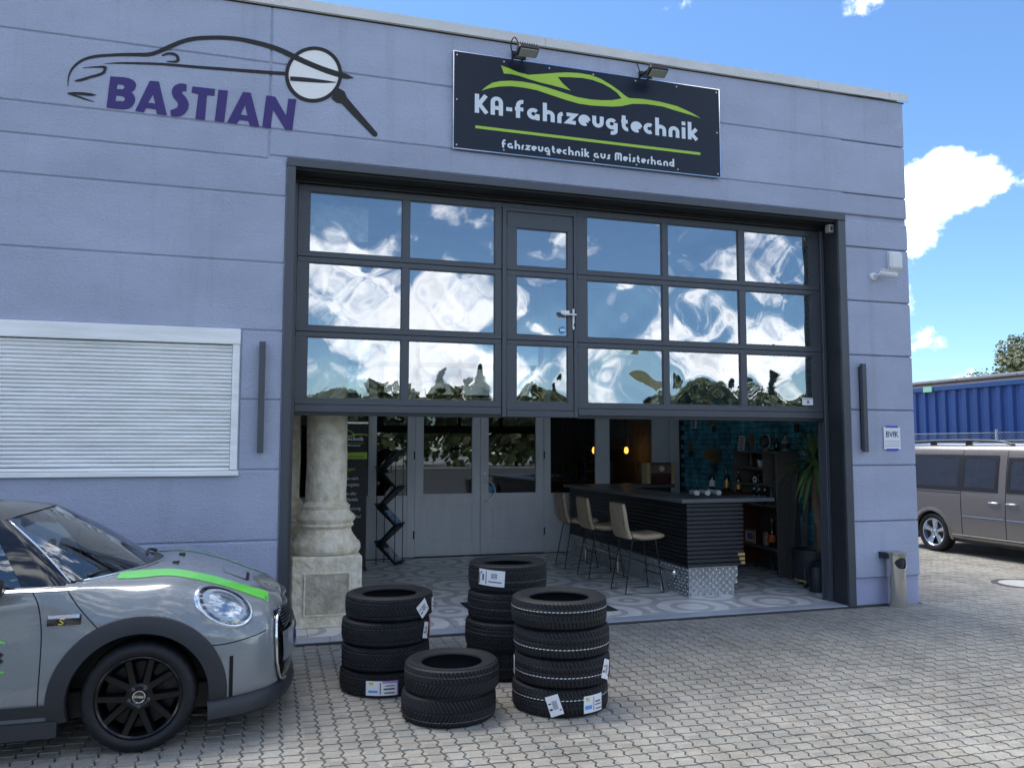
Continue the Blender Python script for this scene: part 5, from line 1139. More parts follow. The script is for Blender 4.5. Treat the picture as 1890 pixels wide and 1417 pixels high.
ST = [(-3.02, 0, 'rear', -2.6), (-3.0, .35, 'rear', -2.6), (-2.92, .60, 'rear', -2.55), (-2.76, .75, 'rear', -2.5), (-2.4, .845, 'rear', -2.4), (-1.9, .86, 'door', -1.9), (-1.3, .850, 'door', -1.3), (-.75, .852, 'door', -.75), (-.4, .860, 'door', -.4), (-.1, .8635, 'fender', -.1), (.12, .8635, 'fender', .12), (.33, .842, 'fend2', .33), (.48, .80, ('fend2', 'corner', .55), .45), (.60, .735, 'corner', .54), (.70, .635, ('corner', 'nose', .35), .59), (.775, .48, ('corner', 'nose', .7), .625), (.82, .29, 'nose', .645), (.838, .12, 'nose', .655), (.842, 0, 'nose', .66)]
def body_rows():
    R_s = []
    for x, w, p, tx in ST:
        if isinstance(p, tuple): pr = [((1 - p[2]) * a[0] + p[2] * b[0], (1 - p[2]) * a[1] + p[2] * b[1]) for a, b in zip(PRO[p[0]], PRO[p[1]])]
        else: pr = PRO[p]
        B = Vector((x, w, 0)); T = Vector((tx, 0, 0)); L = (T - B).length; d = (T - B).normalized(); row = []
        for k, (dd, z) in enumerate(pr):
            dist = L if k == len(pr) - 1 else min(dd, L * (.55 + .045 * k)) if L > 1e-6 else 0
            q = B + d * dist; row.append(Vector((q.x, q.y, z)))
        R_s.append(crom(row, 4))
    cols_ = list(zip(*R_s)); dense = [crom(list(c), 8) for c in cols_]
    return [list(r) for r in zip(*dense)]
rows_h = body_rows()
mirror = lambda r: [Vector((p.x, -p.y, p.z)) for p in r]
full = MB(); full.grid([mirror(r) for r in rows_h]); full.grid(rows_h)
BVH = BVHTree.FromPolygons(full.v, full.f)
def cast(o, d, off=.0):
    h = BVH.ray_cast(Vector(o), Vector(d).normalized())
    if h[0] is None: return None
    return h[0] - Vector(d).normalized() * off
AX = (0.0, -2.495); RC = .405
m = MB(); idx = [i for i in range(len(full.f))]
for f in full.f:
    c = sum((Vector(full.v[i]) for i in f), Vector()) / 4
    cut = any((c.x - a) ** 2 + (c.z - .295) ** 2 < RC ** 2 for a in AX) and abs(c.y) > .45 and c.z < .75
    xc = -.03 - .37 * (abs(c.y) / .74) ** 2
    if c.x < xc and abs(c.y) < .775 and c.z > .88 and c.x > -2.62: cut = True
    if not cut: m.f.append(f)
m.v = full.v; m.build('body', M['mini_paint'], CAR, smooth=1, world=False, clean=True)
BODY = CAR
def side_pt(x, z, off=.004, s=-1):
    q = cast((x, 3 * s, z), (0, -s, 0), off); return q
def conform_side(poly_rows, off, name, mt_, parent=CAR, s=-1, smooth=1):
    rows_ = []
    for r in poly_rows:
        rr = [side_pt(x, z, off, s) for x, z in r]
        if any(p is None for p in rr): continue
        rows_.append(rr)
    mm = MB(); mm.grid(rows_); return mm.build(name, mt_, parent, smooth=smooth, world=False)
for s in (-1, 1):
    for ax in AX:
        # arch cladding: flat face plus inward lip
        mm = MB(); rows_ = []
        for k in range(41):
            a = radians(-14 + 208 * k / 40); row = []
            for r, off in ((.462, .0), (.458, .012), (.415, .017), (.365, .020), (.362, .006), (.362, -.03)):
                x, z = ax + r * cos(a), .295 + r * sin(a) * .985
                q = side_pt(x, max(z, .21), 0, s) or Vector((x, .82 * s, z))
                q = Vector((x, q.y, z))
                if r < .41: y0_ = (side_pt(ax + .42 * cos(a), max(.295 + .42 * sin(a), .21), 0, s) or q).y; q.y = y0_
                row.append((x, q.y + off * s, z))
            rows_.append(row)
        mm.grid(rows_); mm.build('arch_cladding', M['cladding'], CAR, smooth=50, world=False)
        mm = MB(); mm.lathe([(.40, .50 * s), (.40, .80 * s)], (ax, 0, .295), 30, 'y', arc=radians(220), a0=radians(-20)); mm.lathe([(.0, .52 * s), (.40, .52 * s)], (ax, 0, .295), 30, 'y', arc=radians(220), a0=radians(-20)); mm.build('wheel_liner', M['black'], CAR, world=False)
        wheel(CAR, ax, .752 * s, .300, .195, s, M['wheel_black'])
    # sill
    conform_side([[(-.42 - 1.68 * k / 20, z) for k in range(21)] for z in (.176, .24, .305)], .012, 'sill_cladding', M['cladding'], s=s)
    mm = MB(); mm.box(-2.10, -.40, min(.60 * s, .846 * s), max(.60 * s, .850 * s), .13, .214); mm.build('sill_skirt', M['cladding'], CAR, world=False)
    def seam(pts, name='panel_gap', r=.0032):
        P = [side_pt(x, z, .0, s) for x, z in [(p.x, p.y) for p in crom([(a, b, 0) for a, b in pts], 5)]]
        P = [p for p in P if p]; MB().tube(P, r, 5).build(name, M['seamline'], CAR, world=False)
    seam([(-.552, .905), (-.515, .83), (-.492, .70), (-.488, .55), (-.492, .40), (-.495, .30)])
    seam([(-.385, .905), (-.31, .80), (-.20, .675)])
    seam([(.315, .56), (.45, .556), (.60, .572), (.67, .585)])
    # chrome belt moulding
    conform_side([[(-.34 - .0 - 1.9 * k / 24, z) for k in range(25)] for z in (.902, .911)], .006, 'belt_moulding', M['sat'], s=s)
# lower body between the wheels under the floor
mm = MB(); mm.box(-2.6, .5, -.62, .62, .16, .30); mm.build('floor_pan', M['black'], CAR, world=False)
# front lip and lower grille band
pl = [(.36, .838), (.48, .80), (.60, .735), (.70, .635), (.775, .48), (.82, .29), (.838, .12), (.842, 0)]
plan = [Vector((a, b)) for a, b in pl]; plan = [p.to_3d() for p in plan]; plan = crom(plan, 5)
plan = [Vector((p.x, -p.y, 0)) for p in plan] + [Vector((p.x, p.y, 0)) for p in reversed(plan[:-1])]
def band(prof, name, mt_, smooth=45):
    rows_ = []
    for i, p in enumerate(plan):
        t = (plan[min(i + 1, len(plan) - 1)] - plan[max(i - 1, 0)]).normalized(); nrm = Vector((t.y, -t.x, 0)); row = []
        for o_, z in prof: row.append((p.x + nrm.x * o_, p.y + nrm.y * o_, z))
        rows_.append(row)
    mm = MB(); mm.grid(rows_); return mm.build(name, mt_, CAR, smooth=smooth, world=False)
band([(-.08, .135), (-.01, .135), (.012, .15), (.014, .185), (.006, .225), (-.010, .245), (-.04, .25)], 'front_lip', M['cladding'])
# grille panels laid on the nose, seen from the side
def conform_front(ys, zs, off, name, mt_, shape=None, parent=CAR):
    rows_ = []
    for z in zs:
        r = []
        for y_ in ys:
            w_ = shape(z) if shape else 1; q = cast((3, y_ * w_, z), (-1, 0, 0), 0)
            if q is None: q = Vector((.7, y_ * w_, z))
            r.append((q.x + off, q.y, z))
        rows_.append(r)
    mm = MB(); mm.grid(rows_); return mm.build(name, mt_, parent, smooth=1, world=False)
lin = lambda a, b, n: [a + (b - a) * k / n for k in range(n + 1)]
def hexw(z): return 1.0 if .36 < z < .56 else (1 - (z - .56) * 1.0 if z >= .56 else 1 - (.36 - z) * 1.3)
conform_front(lin(-.60, .60, 30), lin(.235, .675, 18), .008, 'grille', M['blackgloss'], hexw)
conform_front(lin(-.54, .54, 26), lin(.37, .545, 8), .026, 'grille_panel', M['mini_paint'])
for z in lin(.585, .655, 4):
    P = [cast((3, y_, z), (-1, 0, 0), .018) for y_ in lin(-.51, .51, 22)]; MB().tube([p for p in P if p], .006, 6).build('grille_slat', M['cladding'], CAR, world=False, smooth=1)
rim_ = []
for y_, z in crom([(-.46, .672, 0), (-.555, .625, 0), (-.597, .545, 0), (-.602, .45, 0), (-.59, .36, 0), (-.53, .268, 0), (-.42, .24, 0)], 5) and [(p.x, p.y) for p in crom([(-.46, .672, 0), (-.555, .625, 0), (-.597, .545, 0), (-.602, .45, 0), (-.59, .36, 0), (-.53, .268, 0), (-.42, .24, 0)], 5)]:
    q = cast((3, y_, z), (-1, 0, 0), .016); rim_.append(q)
rim_ = [p for p in rim_ if p]
for s in (1, -1): MB().tube([(p.x, p.y * s, p.z) for p in rim_], .010, 8).build('grille_surround', M['chrome'], CAR, smooth=1, world=False)
topr = [cast((3, y_, .672), (-1, 0, 0), .014) for y_ in lin(-.47, .47, 20)]; MB().tube([p for p in topr if p], .012, 8).build('grille_surround', M['blackgloss'], CAR, smooth=1, world=False)
# number plate
PLT = conform_front(lin(-.26, .26, 12), lin(.39, .50, 3), .034, 'number_plate', M['label'])
conform_front(lin(-.257, -.215, 3), lin(.395, .495, 3), .036, 'plate_blue_band', M['tapeblue'], parent=PLT)
# headlights
for s in (-1, 1):
    n = Vector((.60, .62 * s, .50)).normalized(); u = Vector((0, 0, 1)).cross(n).normalized(); v = n.cross(u); C = Vector((.385, .665 * s, .722))
    def onb(a, r, off):
        A_ = (u * -s * cos(.75) - v * sin(.75)); B_ = n.cross(A_); ro = C + (A_ * cos(a) * .165 + B_ * sin(a) * .126) * r; q = cast(ro + n * .6, -n, 0)
        if q is None: q = ro
        return q + n * off
    def ring(radii, name, mt_, parent, smooth=60):
        rows_ = [[onb(2 * pi * k / 40, r, off) for r, off in radii] for k in range(40)]
        mm = MB(); mm.grid(rows_, closeu=True); return mm.build(name, mt_, parent, smooth=smooth, world=False)
    H_ = ring([(1.10, -.004), (1.08, .010), (1.02, .014), (.97, .012), (.94, .0)], 'headlight', M['sat'], CAR)
    ring([(.96, .004), (.90, .006), (.80, .004)], 'lamp_bezel', M['blackgloss'], H_)
    ring([(.82, .004), (.76, .012), (.66, .012), (.62, .004)], 'light_ring', mat('light_ring', (.8, .84, .9), .15), H_)
    ring([(.64, .003), (.4, .006), (.0, .008)], 'lamp_reflector', M['lamp_inner'], H_)
    ring([(.98, .011), (.7, .022), (.35, .028), (0, .030)], 'lamp_lens', M['lampglass'], H_)
# bonnet stripes, from above
def top_pt(x, y_, off=.003):
    return cast((x, y_, 3), (0, 0, -1), off)
for s in (-1, 1):
    rows_ = []
    for k in range(30):
        x = -.165 + .845 * k / 29; y0_ = (.455 - .10 * (k / 29) ** 2) * s; wd = (.185 - .03 * k / 29) * s
        rows_.append([top_pt(x, y0_ + wd * t) for t in (0, .5, 1)])
    rows_ = [r for r in rows_ if all(p is not None for p in r)]
    mm = MB(); mm.grid(rows_); mm.build('bonnet_stripe', M['stripe_green'], CAR, smooth=1, world=False)
    for y_ in ((.50) * s, (.595) * s):
        pass
P = [top_pt(-.02 + .0 * k, 0) for k in range(1)]
for s in (-1, 1):
    P = [top_pt(.12, .20 * s, .004)]
    mm = MB(); mm.box(P[0].x - .03, P[0].x + .012, P[0].y - .018, P[0].y + .018, P[0].z - .002, P[0].z + .010, c=.003); mm.build('washer_nozzle', M['black'], CAR, world=False)
mm = MB(); rows_ = [[top_pt(.40 + .14 * a, -.16 + .32 * b, .004 + .016 * sin(pi * b) * (1 - a)) for b in lin(0, 1, 8)] for a in lin(0, 1, 5)]; mm.grid(rows_); mm.build('bonnet_scoop', M['mini_paint'], CAR, smooth=1, world=False)
mm = MB(); rows_ = [[top_pt(.535 + .02 * a, -.15 + .30 * b, .006) for b in lin(0, 1, 8)] for a in (0, 1)]; mm.grid(rows_); mm.build('scoop_mouth', M['seamline'], CAR, world=False)
# side scuttle badge
mm = conform_side([[(x, z) for x in lin(-.465, -.300, 8)] for z in lin(.722, .776, 3)], .008, 'side_scuttle', M['blackgloss'])
conform_side([[(x, z) for x in lin(-.462, -.308, 8)] for z in (.758, .777)], .011, 'chrome_strip', M['sat'], mm)
P = [side_pt(-.395 + a, .738 + b, .012) for a, b in ((.016, .016), (.0, .018), (-.008, .012), (.0, .004), (.010, -.002), (.004, -.010), (-.014, -.010))]
MB().tube(P, .0028, 5).build('badge_letter', M['yellow'], mm, world=False)
conform_side([[(x, z) for x in (.472, .482, .492)] for z in lin(.235, .485, 6)], .004, 'air_curtain', M['seamline'])
# door decal, only its end is in the picture
DD = []
def place(m_):
    out_ = []
    for p in m_.v:
        q = side_pt(p[0], p[2], .004 + abs(p[1]) * .2); out_.append(tuple(q) if q else p)
    m_.v = out_
stroke_text('KA-Fahrzeugtechnik', -1.75, -.655, .545, .050, 0, 'door_lettering', M['logo_black'], CAR, t=.4, place=place, world=False)
conform_side([[(x, z) for x in lin(-1.75, -.655, 16)] for z in (.492, .502)], .004, 'door_line', M['stripe_green'])
conform_side([[(-.660 - .5 * t, zz + .06 * sin(t * 2.4)) for t in lin(0, 1, 14)] for zz in (.640, .652)], .004, 'door_swoosh', M['stripe_green'])
# greenhouse
BASE = [(-.035, 0, .938), (-.06, .25, .932), (-.16, .50, .920), (-.36, .690, .906), (-.55, .742, .905), (-.95, .772, .907), (-1.45, .780, .910), (-2.05, .745, .915), (-2.45, .66, .92), (-2.68, .40, .925), (-2.72, 0, .93)]
ROOF = [(-.675, 0, 1.302), (-.685, .25, 1.298), (-.715, .44, 1.290), (-.755, .545, 1.275), (-.82, .572, 1.272), (-1.15, .598, 1.285), (-1.55, .600, 1.285), (-2.05, .565, 1.27), (-2.40, .47, 1.25), (-2.52, .28, 1.245), (-2.54, 0, 1.245)]
bd = crom(BASE, 10); rd_ = crom(ROOF, 10)
def gh(i0, i1, v0, v1, off=0, s=1, nv=8):
    rows_ = []
    for i in range(i0, i1 + 1):
        r = []
        for k in range(nv + 1):
            t = v0 + (v1 - v0) * k / nv; p = bd[i].lerp(rd_[i], t); c = Vector((-1.5, 0, 1.0)); n = Vector((p.x - c.x, p.y * 1.6, .25)).normalized()
            p = p + n * (.030 * sin(pi * t) + off); r.append((p.x, p.y * s, p.z))
        rows_.append(r)
    return rows_
def ghp(name, mt_, i0, i1, v0, v1, off=0, both=True, parent=CAR, smooth=1):
    o_ = None
    for s in ((1, -1) if both else (1,)):
        mm = MB(); mm.grid(gh(i0, i1, v0, v1, off, s)); o_ = mm.build(name, mt_, parent, smooth=smooth, world=False)
    return o_
mm = MB(); g1 = gh(0, 31, .015, .985); g2 = gh(0, 31, .015, .985, 0, -1); mm.grid([list(r) for r in reversed(g2)] + g1[1:]); WS = mm.build('windscreen', M['carglass'], CAR, smooth=1, world=False)
for s in (1, -1):
    mm = MB(); mm.tube([gh(31, 31, t, t, .004, s)[0][0] for t in lin(.02, .97, 12)], .006, 6); mm.build('windscreen_trim', M['sat'], WS, smooth=1, world=False)
ghp('a_pillar', M['blackgloss'], 31, 42, 0, 1, .004); ghp('side_window', M['carglass'], 42, 66, .03, .95); ghp('b_pillar', M['blackgloss'], 58, 61, 0, 1, .004); ghp('rear_quarter', M['blackgloss'], 66, 78, 0, 1, .002); ghp('rear_window', M['vanglass'], 78, 100, .05, .95); ghp('window_frame', M['blackgloss'], 42, 100, .94, 1.0, .003)
mm = MB(); rows_ = []
for i in range(len(rd_)):
    e = rd_[i]; r = []
    for k in range(9):
        t = k / 8; y_ = e.y * (1 - t); xx = e.x + (-1.55 - e.x) * t * .0; r.append((e.x + (max(-2.2, min(-1.0, e.x)) - e.x) * t, y_, e.z + (1.365 - .055 * ((e.x + 1.45) / 1.1) ** 2 - e.z) * (1 - (1 - t) ** 2)))
    rows_.append(r)
mm.grid(rows_); mm.grid([[(p[0], -p[1], p[2]) for p in r] for r in rows_]); mm.build('roof', M['roof_paint'], CAR, smooth=1, world=False, clean=True)
# cowl tray, wipers
mm = MB(); A = []; CH = []
for k in range(41):
    y_ = -.70 + 1.40 * k / 40; xf = -.02 - .36 * (abs(y_) / .72) ** 2; z_ = top_pt(xf + .034, y_, 0).z
    A.append([(xf + .032, y_, z_ + .001), (xf + .014, y_, z_ + .007), (xf - .06, y_, z_ - .002), (xf - .15, y_, z_ - .012)]); CH.append((xf + .036, y_, z_ + .004))
mm.grid(A); mm.build('cowl_panel', M['black'], CAR, smooth=40, world=False)
MB().tube(CH, .007, 6).build('cowl_chrome', M['sat'], CAR, smooth=1, world=False)
for a, b, c in (((-.09, -.10, .955), (-.17, -.36, .965), (-.31, -.66, .955)), ((-.085, .45, .955), (-.11, .25, .985), (-.09, .02, .975))):
    MB().tube(crom([a, b, c], 6), [.011] * 5 + [.008] * 8, 6).build('wiper', M['black'], CAR, smooth=1, world=False)
# cabin
mm = MB(); mm.box(-.75, -.12, -.66, .66, .55, .90, c=.06); mm.build('dashboard', M['dash'], CAR, smooth=50, world=False)
mm = MB(); mm.box(-2.5, -.7, -.74, .74, .28, .42); mm.build('cabin_floor', M['dash'], CAR, world=False)
c_ = Vector((-.80, .34, .885)); ax1 = Vector((.42, 0, .91)); MB().tube([c_ + Vector((0, 1, 0)) * .185 * cos(t) + ax1 * .185 * sin(t) for t in [k * 2 * pi / 28 for k in range(28)]], .016, 8, closed=True).build('steering_wheel', M['black'], CAR, smooth=1, world=False)
for y_ in (-.36, .36):
    mm = MB(); mm.box(-1.62, -1.12, y_ - .24, y_ + .24, .42, .56, c=.05); mm.box(-1.70, -1.54, y_ - .24, y_ + .24, .55, 1.02, c=.06); mm.box(-1.68, -1.58, y_ - .13, y_ + .13, 1.03, 1.19, c=.04); mm.build('seat', M['seatm'], CAR, smooth=50, world=False)
mm = MB(); mm.box(-.80, -.76, -.02 - .11, -.02 + .11, 1.19, 1.25, c=.015); mm.box(-.775, -.755, -.03, .0, 1.24, 1.29); mm.build('rear_mirror', M['black'], CAR, smooth=50, world=False)
for s in (-1, 1):
    mm = MB(); mm.lathe([(0, -.09), (.05, -.08), (.075, -.04), (.08, .0), (.07, .05), (0, .055)], (0, 0, 0), 20, 'x'); mm.xf(Matrix.Translation((-.745, .955 * s, .945)) @ Matrix.Diagonal((-1, 1.35, .9, 1))); mm.build('door_mirror', M['black'], CAR, smooth=50, world=False)
    MB().tube([(-.70, .74 * s, .91), (-.73, .90 * s, .93)], .022, 8).build('mirror_arm', M['black'], CAR, world=False)

# ---- the silver van (local: x forward from the rear axle, near side is -y)
M['van_paint'] = mat('van_champagne_paint', (.205, .19, .178), .3, metal=.45, coat=.9)
VAN = thing('parked_van', (3.5 + .895, 3.41, 0), 'champagne silver van with roof rails parked behind the building corner', 'van', rz=-pi / 2)
SEC = [(.76, .22), (.85, .26), (.885, .34), (.893, .50), (.895, .70), (.890, .90), (.875, 1.02), (.845, 1.25), (.805, 1.48), (.775, 1.60), (.735, 1.675), (.66, 1.72), (.45, 1.748), (0, 1.76)]
VS = [(-.93, .93, .80, .35), (-.86, .985, .97, .0), (-.5, 1.0, 1.0, 0), (.4, 1.0, 1.0, 0), (1.3, 1.0, 1.0, 0), (1.9, 1.0, .985, 0), (2.3, .995, .90, 0), (2.7, .985, .72, 0), (2.95, .97, .62, 0), (3.3, .92, .55, 0), (3.5, .80, .46, 0)]
rows_ = []
for x, wy, hz, _ in VS:
    rows_.append(crom([Vector((x, y_ * wy, .22 + (z - .22) * hz)) for y_, z in SEC], 6))
cc = list(zip(*rows_)); den = [crom(list(c), 14) for c in cc]; vr = [list(r) for r in zip(*den)]
full = MB(); full.grid([mirror(r) for r in vr]); full.grid(vr)
b0 = vr[0]; full.add([p for p in b0] + [Vector((p.x, -p.y, p.z)) for p in reversed(b0)], [tuple(range(2 * len(b0)))]); b1 = vr[-1]; full.add([p for p in b1] + [Vector((p.x, -p.y, p.z)) for p in reversed(b1)], [tuple(range(2 * len(b1)))])
BVH = BVHTree.FromPolygons(full.v, full.f); m = MB(); m.v = full.v
for f in full.f:
    c = sum((Vector(full.v[i]) for i in f), Vector()) / len(f)
    if any((c.x - a) ** 2 + (c.z - .31) ** 2 < .36 ** 2 for a in (0, 2.68)) and abs(c.y) > .5 and len(f) == 4: continue
    if abs(c.y) > .5 and any(a < c.x < b and z0_ < c.z < z1_ for a, b, z0_, z1_ in ((-.60, .535, 1.055, 1.515), (.625, 1.205, 1.06, 1.515), (1.45, 1.86, 1.06, 1.48))): continue
    m.f.append(f)
m.build('body', M['van_paint'], VAN, smooth=40, world=False)
for s in (-1, 1):
    for ax in (0, 2.68):
        mm = MB(); mm.grid([[(ax + r * cos(radians(a)), ((side_pt(ax + .40 * cos(radians(a)), max(.26, .31 + .40 * sin(radians(a))), 0, s) or Vector((0, .88 * s, 0))).y + o_ * s), .31 + r * sin(radians(a))) for r, o_ in ((.40, .0), (.39, .006), (.345, .006), (.335, -.04))] for a in lin(-12, 192, 30)]); mm.build('wheel_arch', M['van_paint'], VAN, smooth=50, world=False)
        mm = MB(); mm.lathe([(.35, .5 * s), (.35, .86 * s)], (ax, 0, .31), 26, 'y', arc=radians(220), a0=radians(-20)); mm.lathe([(0, .52 * s), (.35, .52 * s)], (ax, 0, .31), 26, 'y', arc=radians(220), a0=radians(-20)); mm.build('wheel_liner', M['black'], VAN, world=False)
        wheel(VAN, ax, .775 * s, .312, .205, s, M['sat'], 'broad')
    def win(x0, x1, z0, z1, name='side_window', sl=0, off=.006, mt_='vanglass'):
        o_ = conform_side([[(x0 + (x1 - x0) * k / 8 + (sl * (z - z0) if k == 8 else sl * (z - z0) * k / 8), z) for k in range(9)] for z in lin(z0, z1, 6)], off, name, M[mt_], VAN, s); return o_
    win(-.62, .555, 1.035, 1.535); win(.605, 1.225, 1.04, 1.535); win(1.43, 2.05, 1.04, 1.50, sl=-.4)
    for x0_, x1_, z0_, z1_, sl_ in ((-.66, .585, 1.005, 1.565, 0), (.585, 1.25, 1.01, 1.56, 0), (1.405, 2.09, 1.01, 1.53, -.4)):
        w_ = .055
        for q in ((x0_, x1_, z0_, z0_ + w_), (x0_, x1_ + sl_ * (z1_ - z0_ - w_), z1_ - w_, z1_), (x0_, x0_ + w_, z0_, z1_), (x1_ - w_, x1_, z0_, z1_)):
            win(*q, 'window_frame', sl=sl_ if q[0] == x1_ - w_ else 0, off=.009, mt_='black')
    for pts in (((.588, 1.70), (.588, 1.3), (.592, .9), (.60, .55), (.60, .32)), ((1.385, 1.70), (1.385, 1.3), (1.39, .9), (1.385, .6), (1.38, .32)), ((-.50, .965), (.1, .965), (.57, .965)), ((.60, .30), (1.0, .30), (1.38, .30), (2.25, .30))):
        Pq = [side_pt(p.x, p.y, 0, s) for p in crom([(a, b, 0) for a, b in pts], 5)]; MB().tube([p for p in Pq if p], .005, 5).build('panel_gap', M['seamline'], VAN, world=False)
    conform_side([[(x, z) for x in lin(.62, 1.36, 8)] for z in (.612, .630)], .010, 'rub_strip', M['sat'], VAN, s); conform_side([[(x, z) for x in lin(1.41, 2.2, 8)] for z in (.606, .624)], .010, 'rub_strip', M['sat'], VAN, s); conform_side([[(x, z) for x in lin(.40, 2.25, 12)] for z in (.315, .330)], .008, 'rub_strip', M['sat'], VAN, s)
    for hx in (1.20, 1.50):
        q = side_pt(hx, .85, 0, s); MB().tube([(hx - .09, q.y + .004 * s, .852), (hx - .06, q.y + .035 * s, .853), (hx + .06, q.y + .035 * s, .853), (hx + .09, q.y + .004 * s, .852)], .013, 8).build('door_handle', M['sat'], VAN, smooth=1, world=False)
        mm = MB(); mm.lathe([(0, .004), (.04, .003)], (hx, q.y, .85), 16, 'y'); mm.build('handle_cup', M['seamline'], VAN, world=False)
    MB().tube(crom([(-.72, .70 * s, 1.70), (-.55, .695 * s, 1.765), (.3, .69 * s, 1.79), (1.1, .69 * s, 1.775), (1.42, .695 * s, 1.715)], 6), .017, 8).build('roof_rail', M['anth'], VAN, smooth=1, world=False)
    for x in (-.1, .6): MB().box(x - .05, x + .05, .68 * s - .02, .68 * s + .02, 1.70, 1.78).build('rail_foot', M['black'], VAN, world=False)
    mm = MB(); mm.box(1.95, 2.12, (.95 if s > 0 else -1.09), (1.09 if s > 0 else -.95), .98, 1.14, c=.04); mm.build('door_mirror', M['van_paint'], VAN, smooth=50, world=False)
mm = MB(); mm.box(-.6, 2.3, -.8, .8, .2, .55); mm.build('floor_pan', M['black'], VAN, world=False)
for x in (-.15, .75, 1.55):
    for y_ in (-.4, .4):
        mm = MB(); mm.box(x, x + .5, y_ - .26, y_ + .26, .56, .72, c=.04); mm.box(x - .10, x + .06, y_ - .26, y_ + .26, .70, 1.22, c=.05); mm.box(x - .08, x + .02, y_ - .13, y_ + .13, 1.23, 1.42, c=.035); mm.build('seat', M['seatm'], VAN, smooth=50, world=False)

# ================================================================== beyond the van: fence, container, shed roof, tree, manhole
CN = thing('shipping_container', (9.6, 9, 0), 'blue corrugated shipping container behind the wire fence', 'container')
M['cont'] = mat('container_blue', (.003, .046, .21), .5, var=.16, vscale=1.5, stretch=(1, 1, .3)); M['cont2'] = mat('container_blue_rail', (.008, .06, .20), .5, var=.1)
x0 = 9.0; pts = []; y_ = 3.2
while y_ < 15.2:
    pts += [(x0 + .0, y_), (x0 + .0, y_ + .11), (x0 + .045, y_ + .155), (x0 + .045, y_ + .265)]; y_ += .31
mm = MB(); mm.grid([[(a, b, z) for a, b in pts] for z in (.72, 3.06)]); mm.build('side_wall', M['cont'], CN)
bx('top_rail', M['cont2'], CN, x0 - .02, x0 + .10, 3.1, 15.3, 3.06, 3.19, c=.01); bx('bottom_rail', M['cont2'], CN, x0 - .02, x0 + .1, 3.1, 15.3, .58, .72, c=.01)
bx('roof', M['cont2'], CN, x0 + .1, x0 + 2.42, 3.1, 15.3, 3.10, 3.17); bx('end_wall', M['cont'], CN, x0 + .1, x0 + 2.42, 3.1, 3.16, .6, 3.1); bx('corner_post', M['cont2'], CN, x0 - .02, x0 + .12, 3.05, 3.2, .58, 3.2); bx('back_wall', M['cont'], CN, x0 + 2.36, x0 + 2.42, 3.16, 15.3, .6, 3.1)
bx('end_wall', M['cont'], CN, x0 + .1, x0 + 2.42, 15.24, 15.3, .6, 3.1)
sg = bx('green_plate', mat('sign_mint', (.30, .62, .42), .5), CN, x0 - .05, x0 - .022, 8.82, 9.09, 3.05, 3.19)
bx('plinth_block', mat('support_dark', (.05, .05, .055), .9), CN, x0 + .2, x0 + 2.3, 3.2, 15.2, -.02, .57)
# shed roof with solar panels behind the container
SD = thing('shed', (14.5, 14, 0), 'low shed with grey solar panels on its roof behind the container', 'shed')
bx('wall', mat('shed_wall', (.16, .15, .14), .8), SD, 12.8, 18.2, 6, 26, 0, 3.40)
mm = MB(); mm.add([(12.3, 5, 3.55), (12.3, 27, 3.55), (18.5, 27, 4.25), (18.5, 5, 4.25), (12.3, 5, 3.38), (12.3, 27, 3.38), (18.5, 27, 4.08), (18.5, 5, 4.08)], [(0, 1, 2, 3), (4, 7, 6, 5), (0, 4, 5, 1), (1, 5, 6, 2), (2, 6, 7, 3), (3, 7, 4, 0)]); mm.build('roof', mat('shed_roof', (.10, .075, .07), .8), SD)
M['solar'] = mat('solar_panel', (.16, .16, .18), .45)
for i in range(10):
    for k in range(2):
        ya = 5.6 + i * 2.0; xa = 12.6 + k * 1.75; za = 3.55 + (xa - 12.3) * .113 + .10
        mm = MB(); mm.add([(xa, ya, za), (xa, ya + 1.94, za), (xa + 1.66, ya + 1.94, za + 1.66 * .113), (xa + 1.66, ya, za + 1.66 * .113), (xa, ya, za - .04), (xa, ya + 1.94, za - .04), (xa + 1.66, ya + 1.94, za + 1.66 * .113 - .04), (xa + 1.66, ya, za + 1.66 * .113 - .04)], [(0, 1, 2, 3), (0, 4, 5, 1), (1, 5, 6, 2), (2, 6, 7, 3), (3, 7, 4, 0)]); mm.build('solar_panel', M['solar'], SD)
# fence
FN = thing('wire_fence', (8, 6, 0), 'chain link fence with steel posts and dark screening between van and container', 'fence')
for y_ in (1.0, 3.6, 6.15, 8.7, 11.3): MB().tube([(8, y_, 0), (8, y_, 2.06)], .03, 10).build('post', mat('fence_post', (.40, .41, .43), .4, metal=.5), FN, smooth=40)
bx('screen', mat('screen_dark', (.03, .035, .04), .9), FN, 8.0, 8.01, .8, 12.5, 0, 1.80)
MB().tube([(8, .8, 1.99), (8, 12.5, 1.99)], .005, 5).build('top_wire', M['steel'], FN)
mm = MB()
for k in range(150):
    ya = .8 + k * .08
    for s in (1, -1):
        a = Vector((8, ya if s > 0 else ya + .19, 1.80)); b = Vector((8, ya + .19 if s > 0 else ya, 1.99)); d = (b - a).normalized(); n = Vector((0, -d.z, d.y)) * .0035
        mm.add([a - n, a + n, b + n, b - n], [(0, 1, 2, 3)])
o = mm.build('wire_mesh', mat('wire', (.12, .16, .2), .5), FN); o['kind'] = 'stuff'
# manhole
MH = thing('manhole_cover', (2.13, .56, 0), 'round concrete and iron manhole cover in the paving by the van', 'manhole cover')
part('iron_ring', mat('cast_iron', (.06, .055, .05), .7), MH, lambda m: m.lathe([(.30, -.01), (.30, .006), (.37, .006), (.38, -.01)], (2.13, .56, 0), 40)); part('concrete_disc', mat('manhole_concrete', (.42, .42, .40), .85), MH, lambda m: m.lathe([(0, .004), (.295, .004), (.30, -.01)], (2.13, .56, 0), 40))

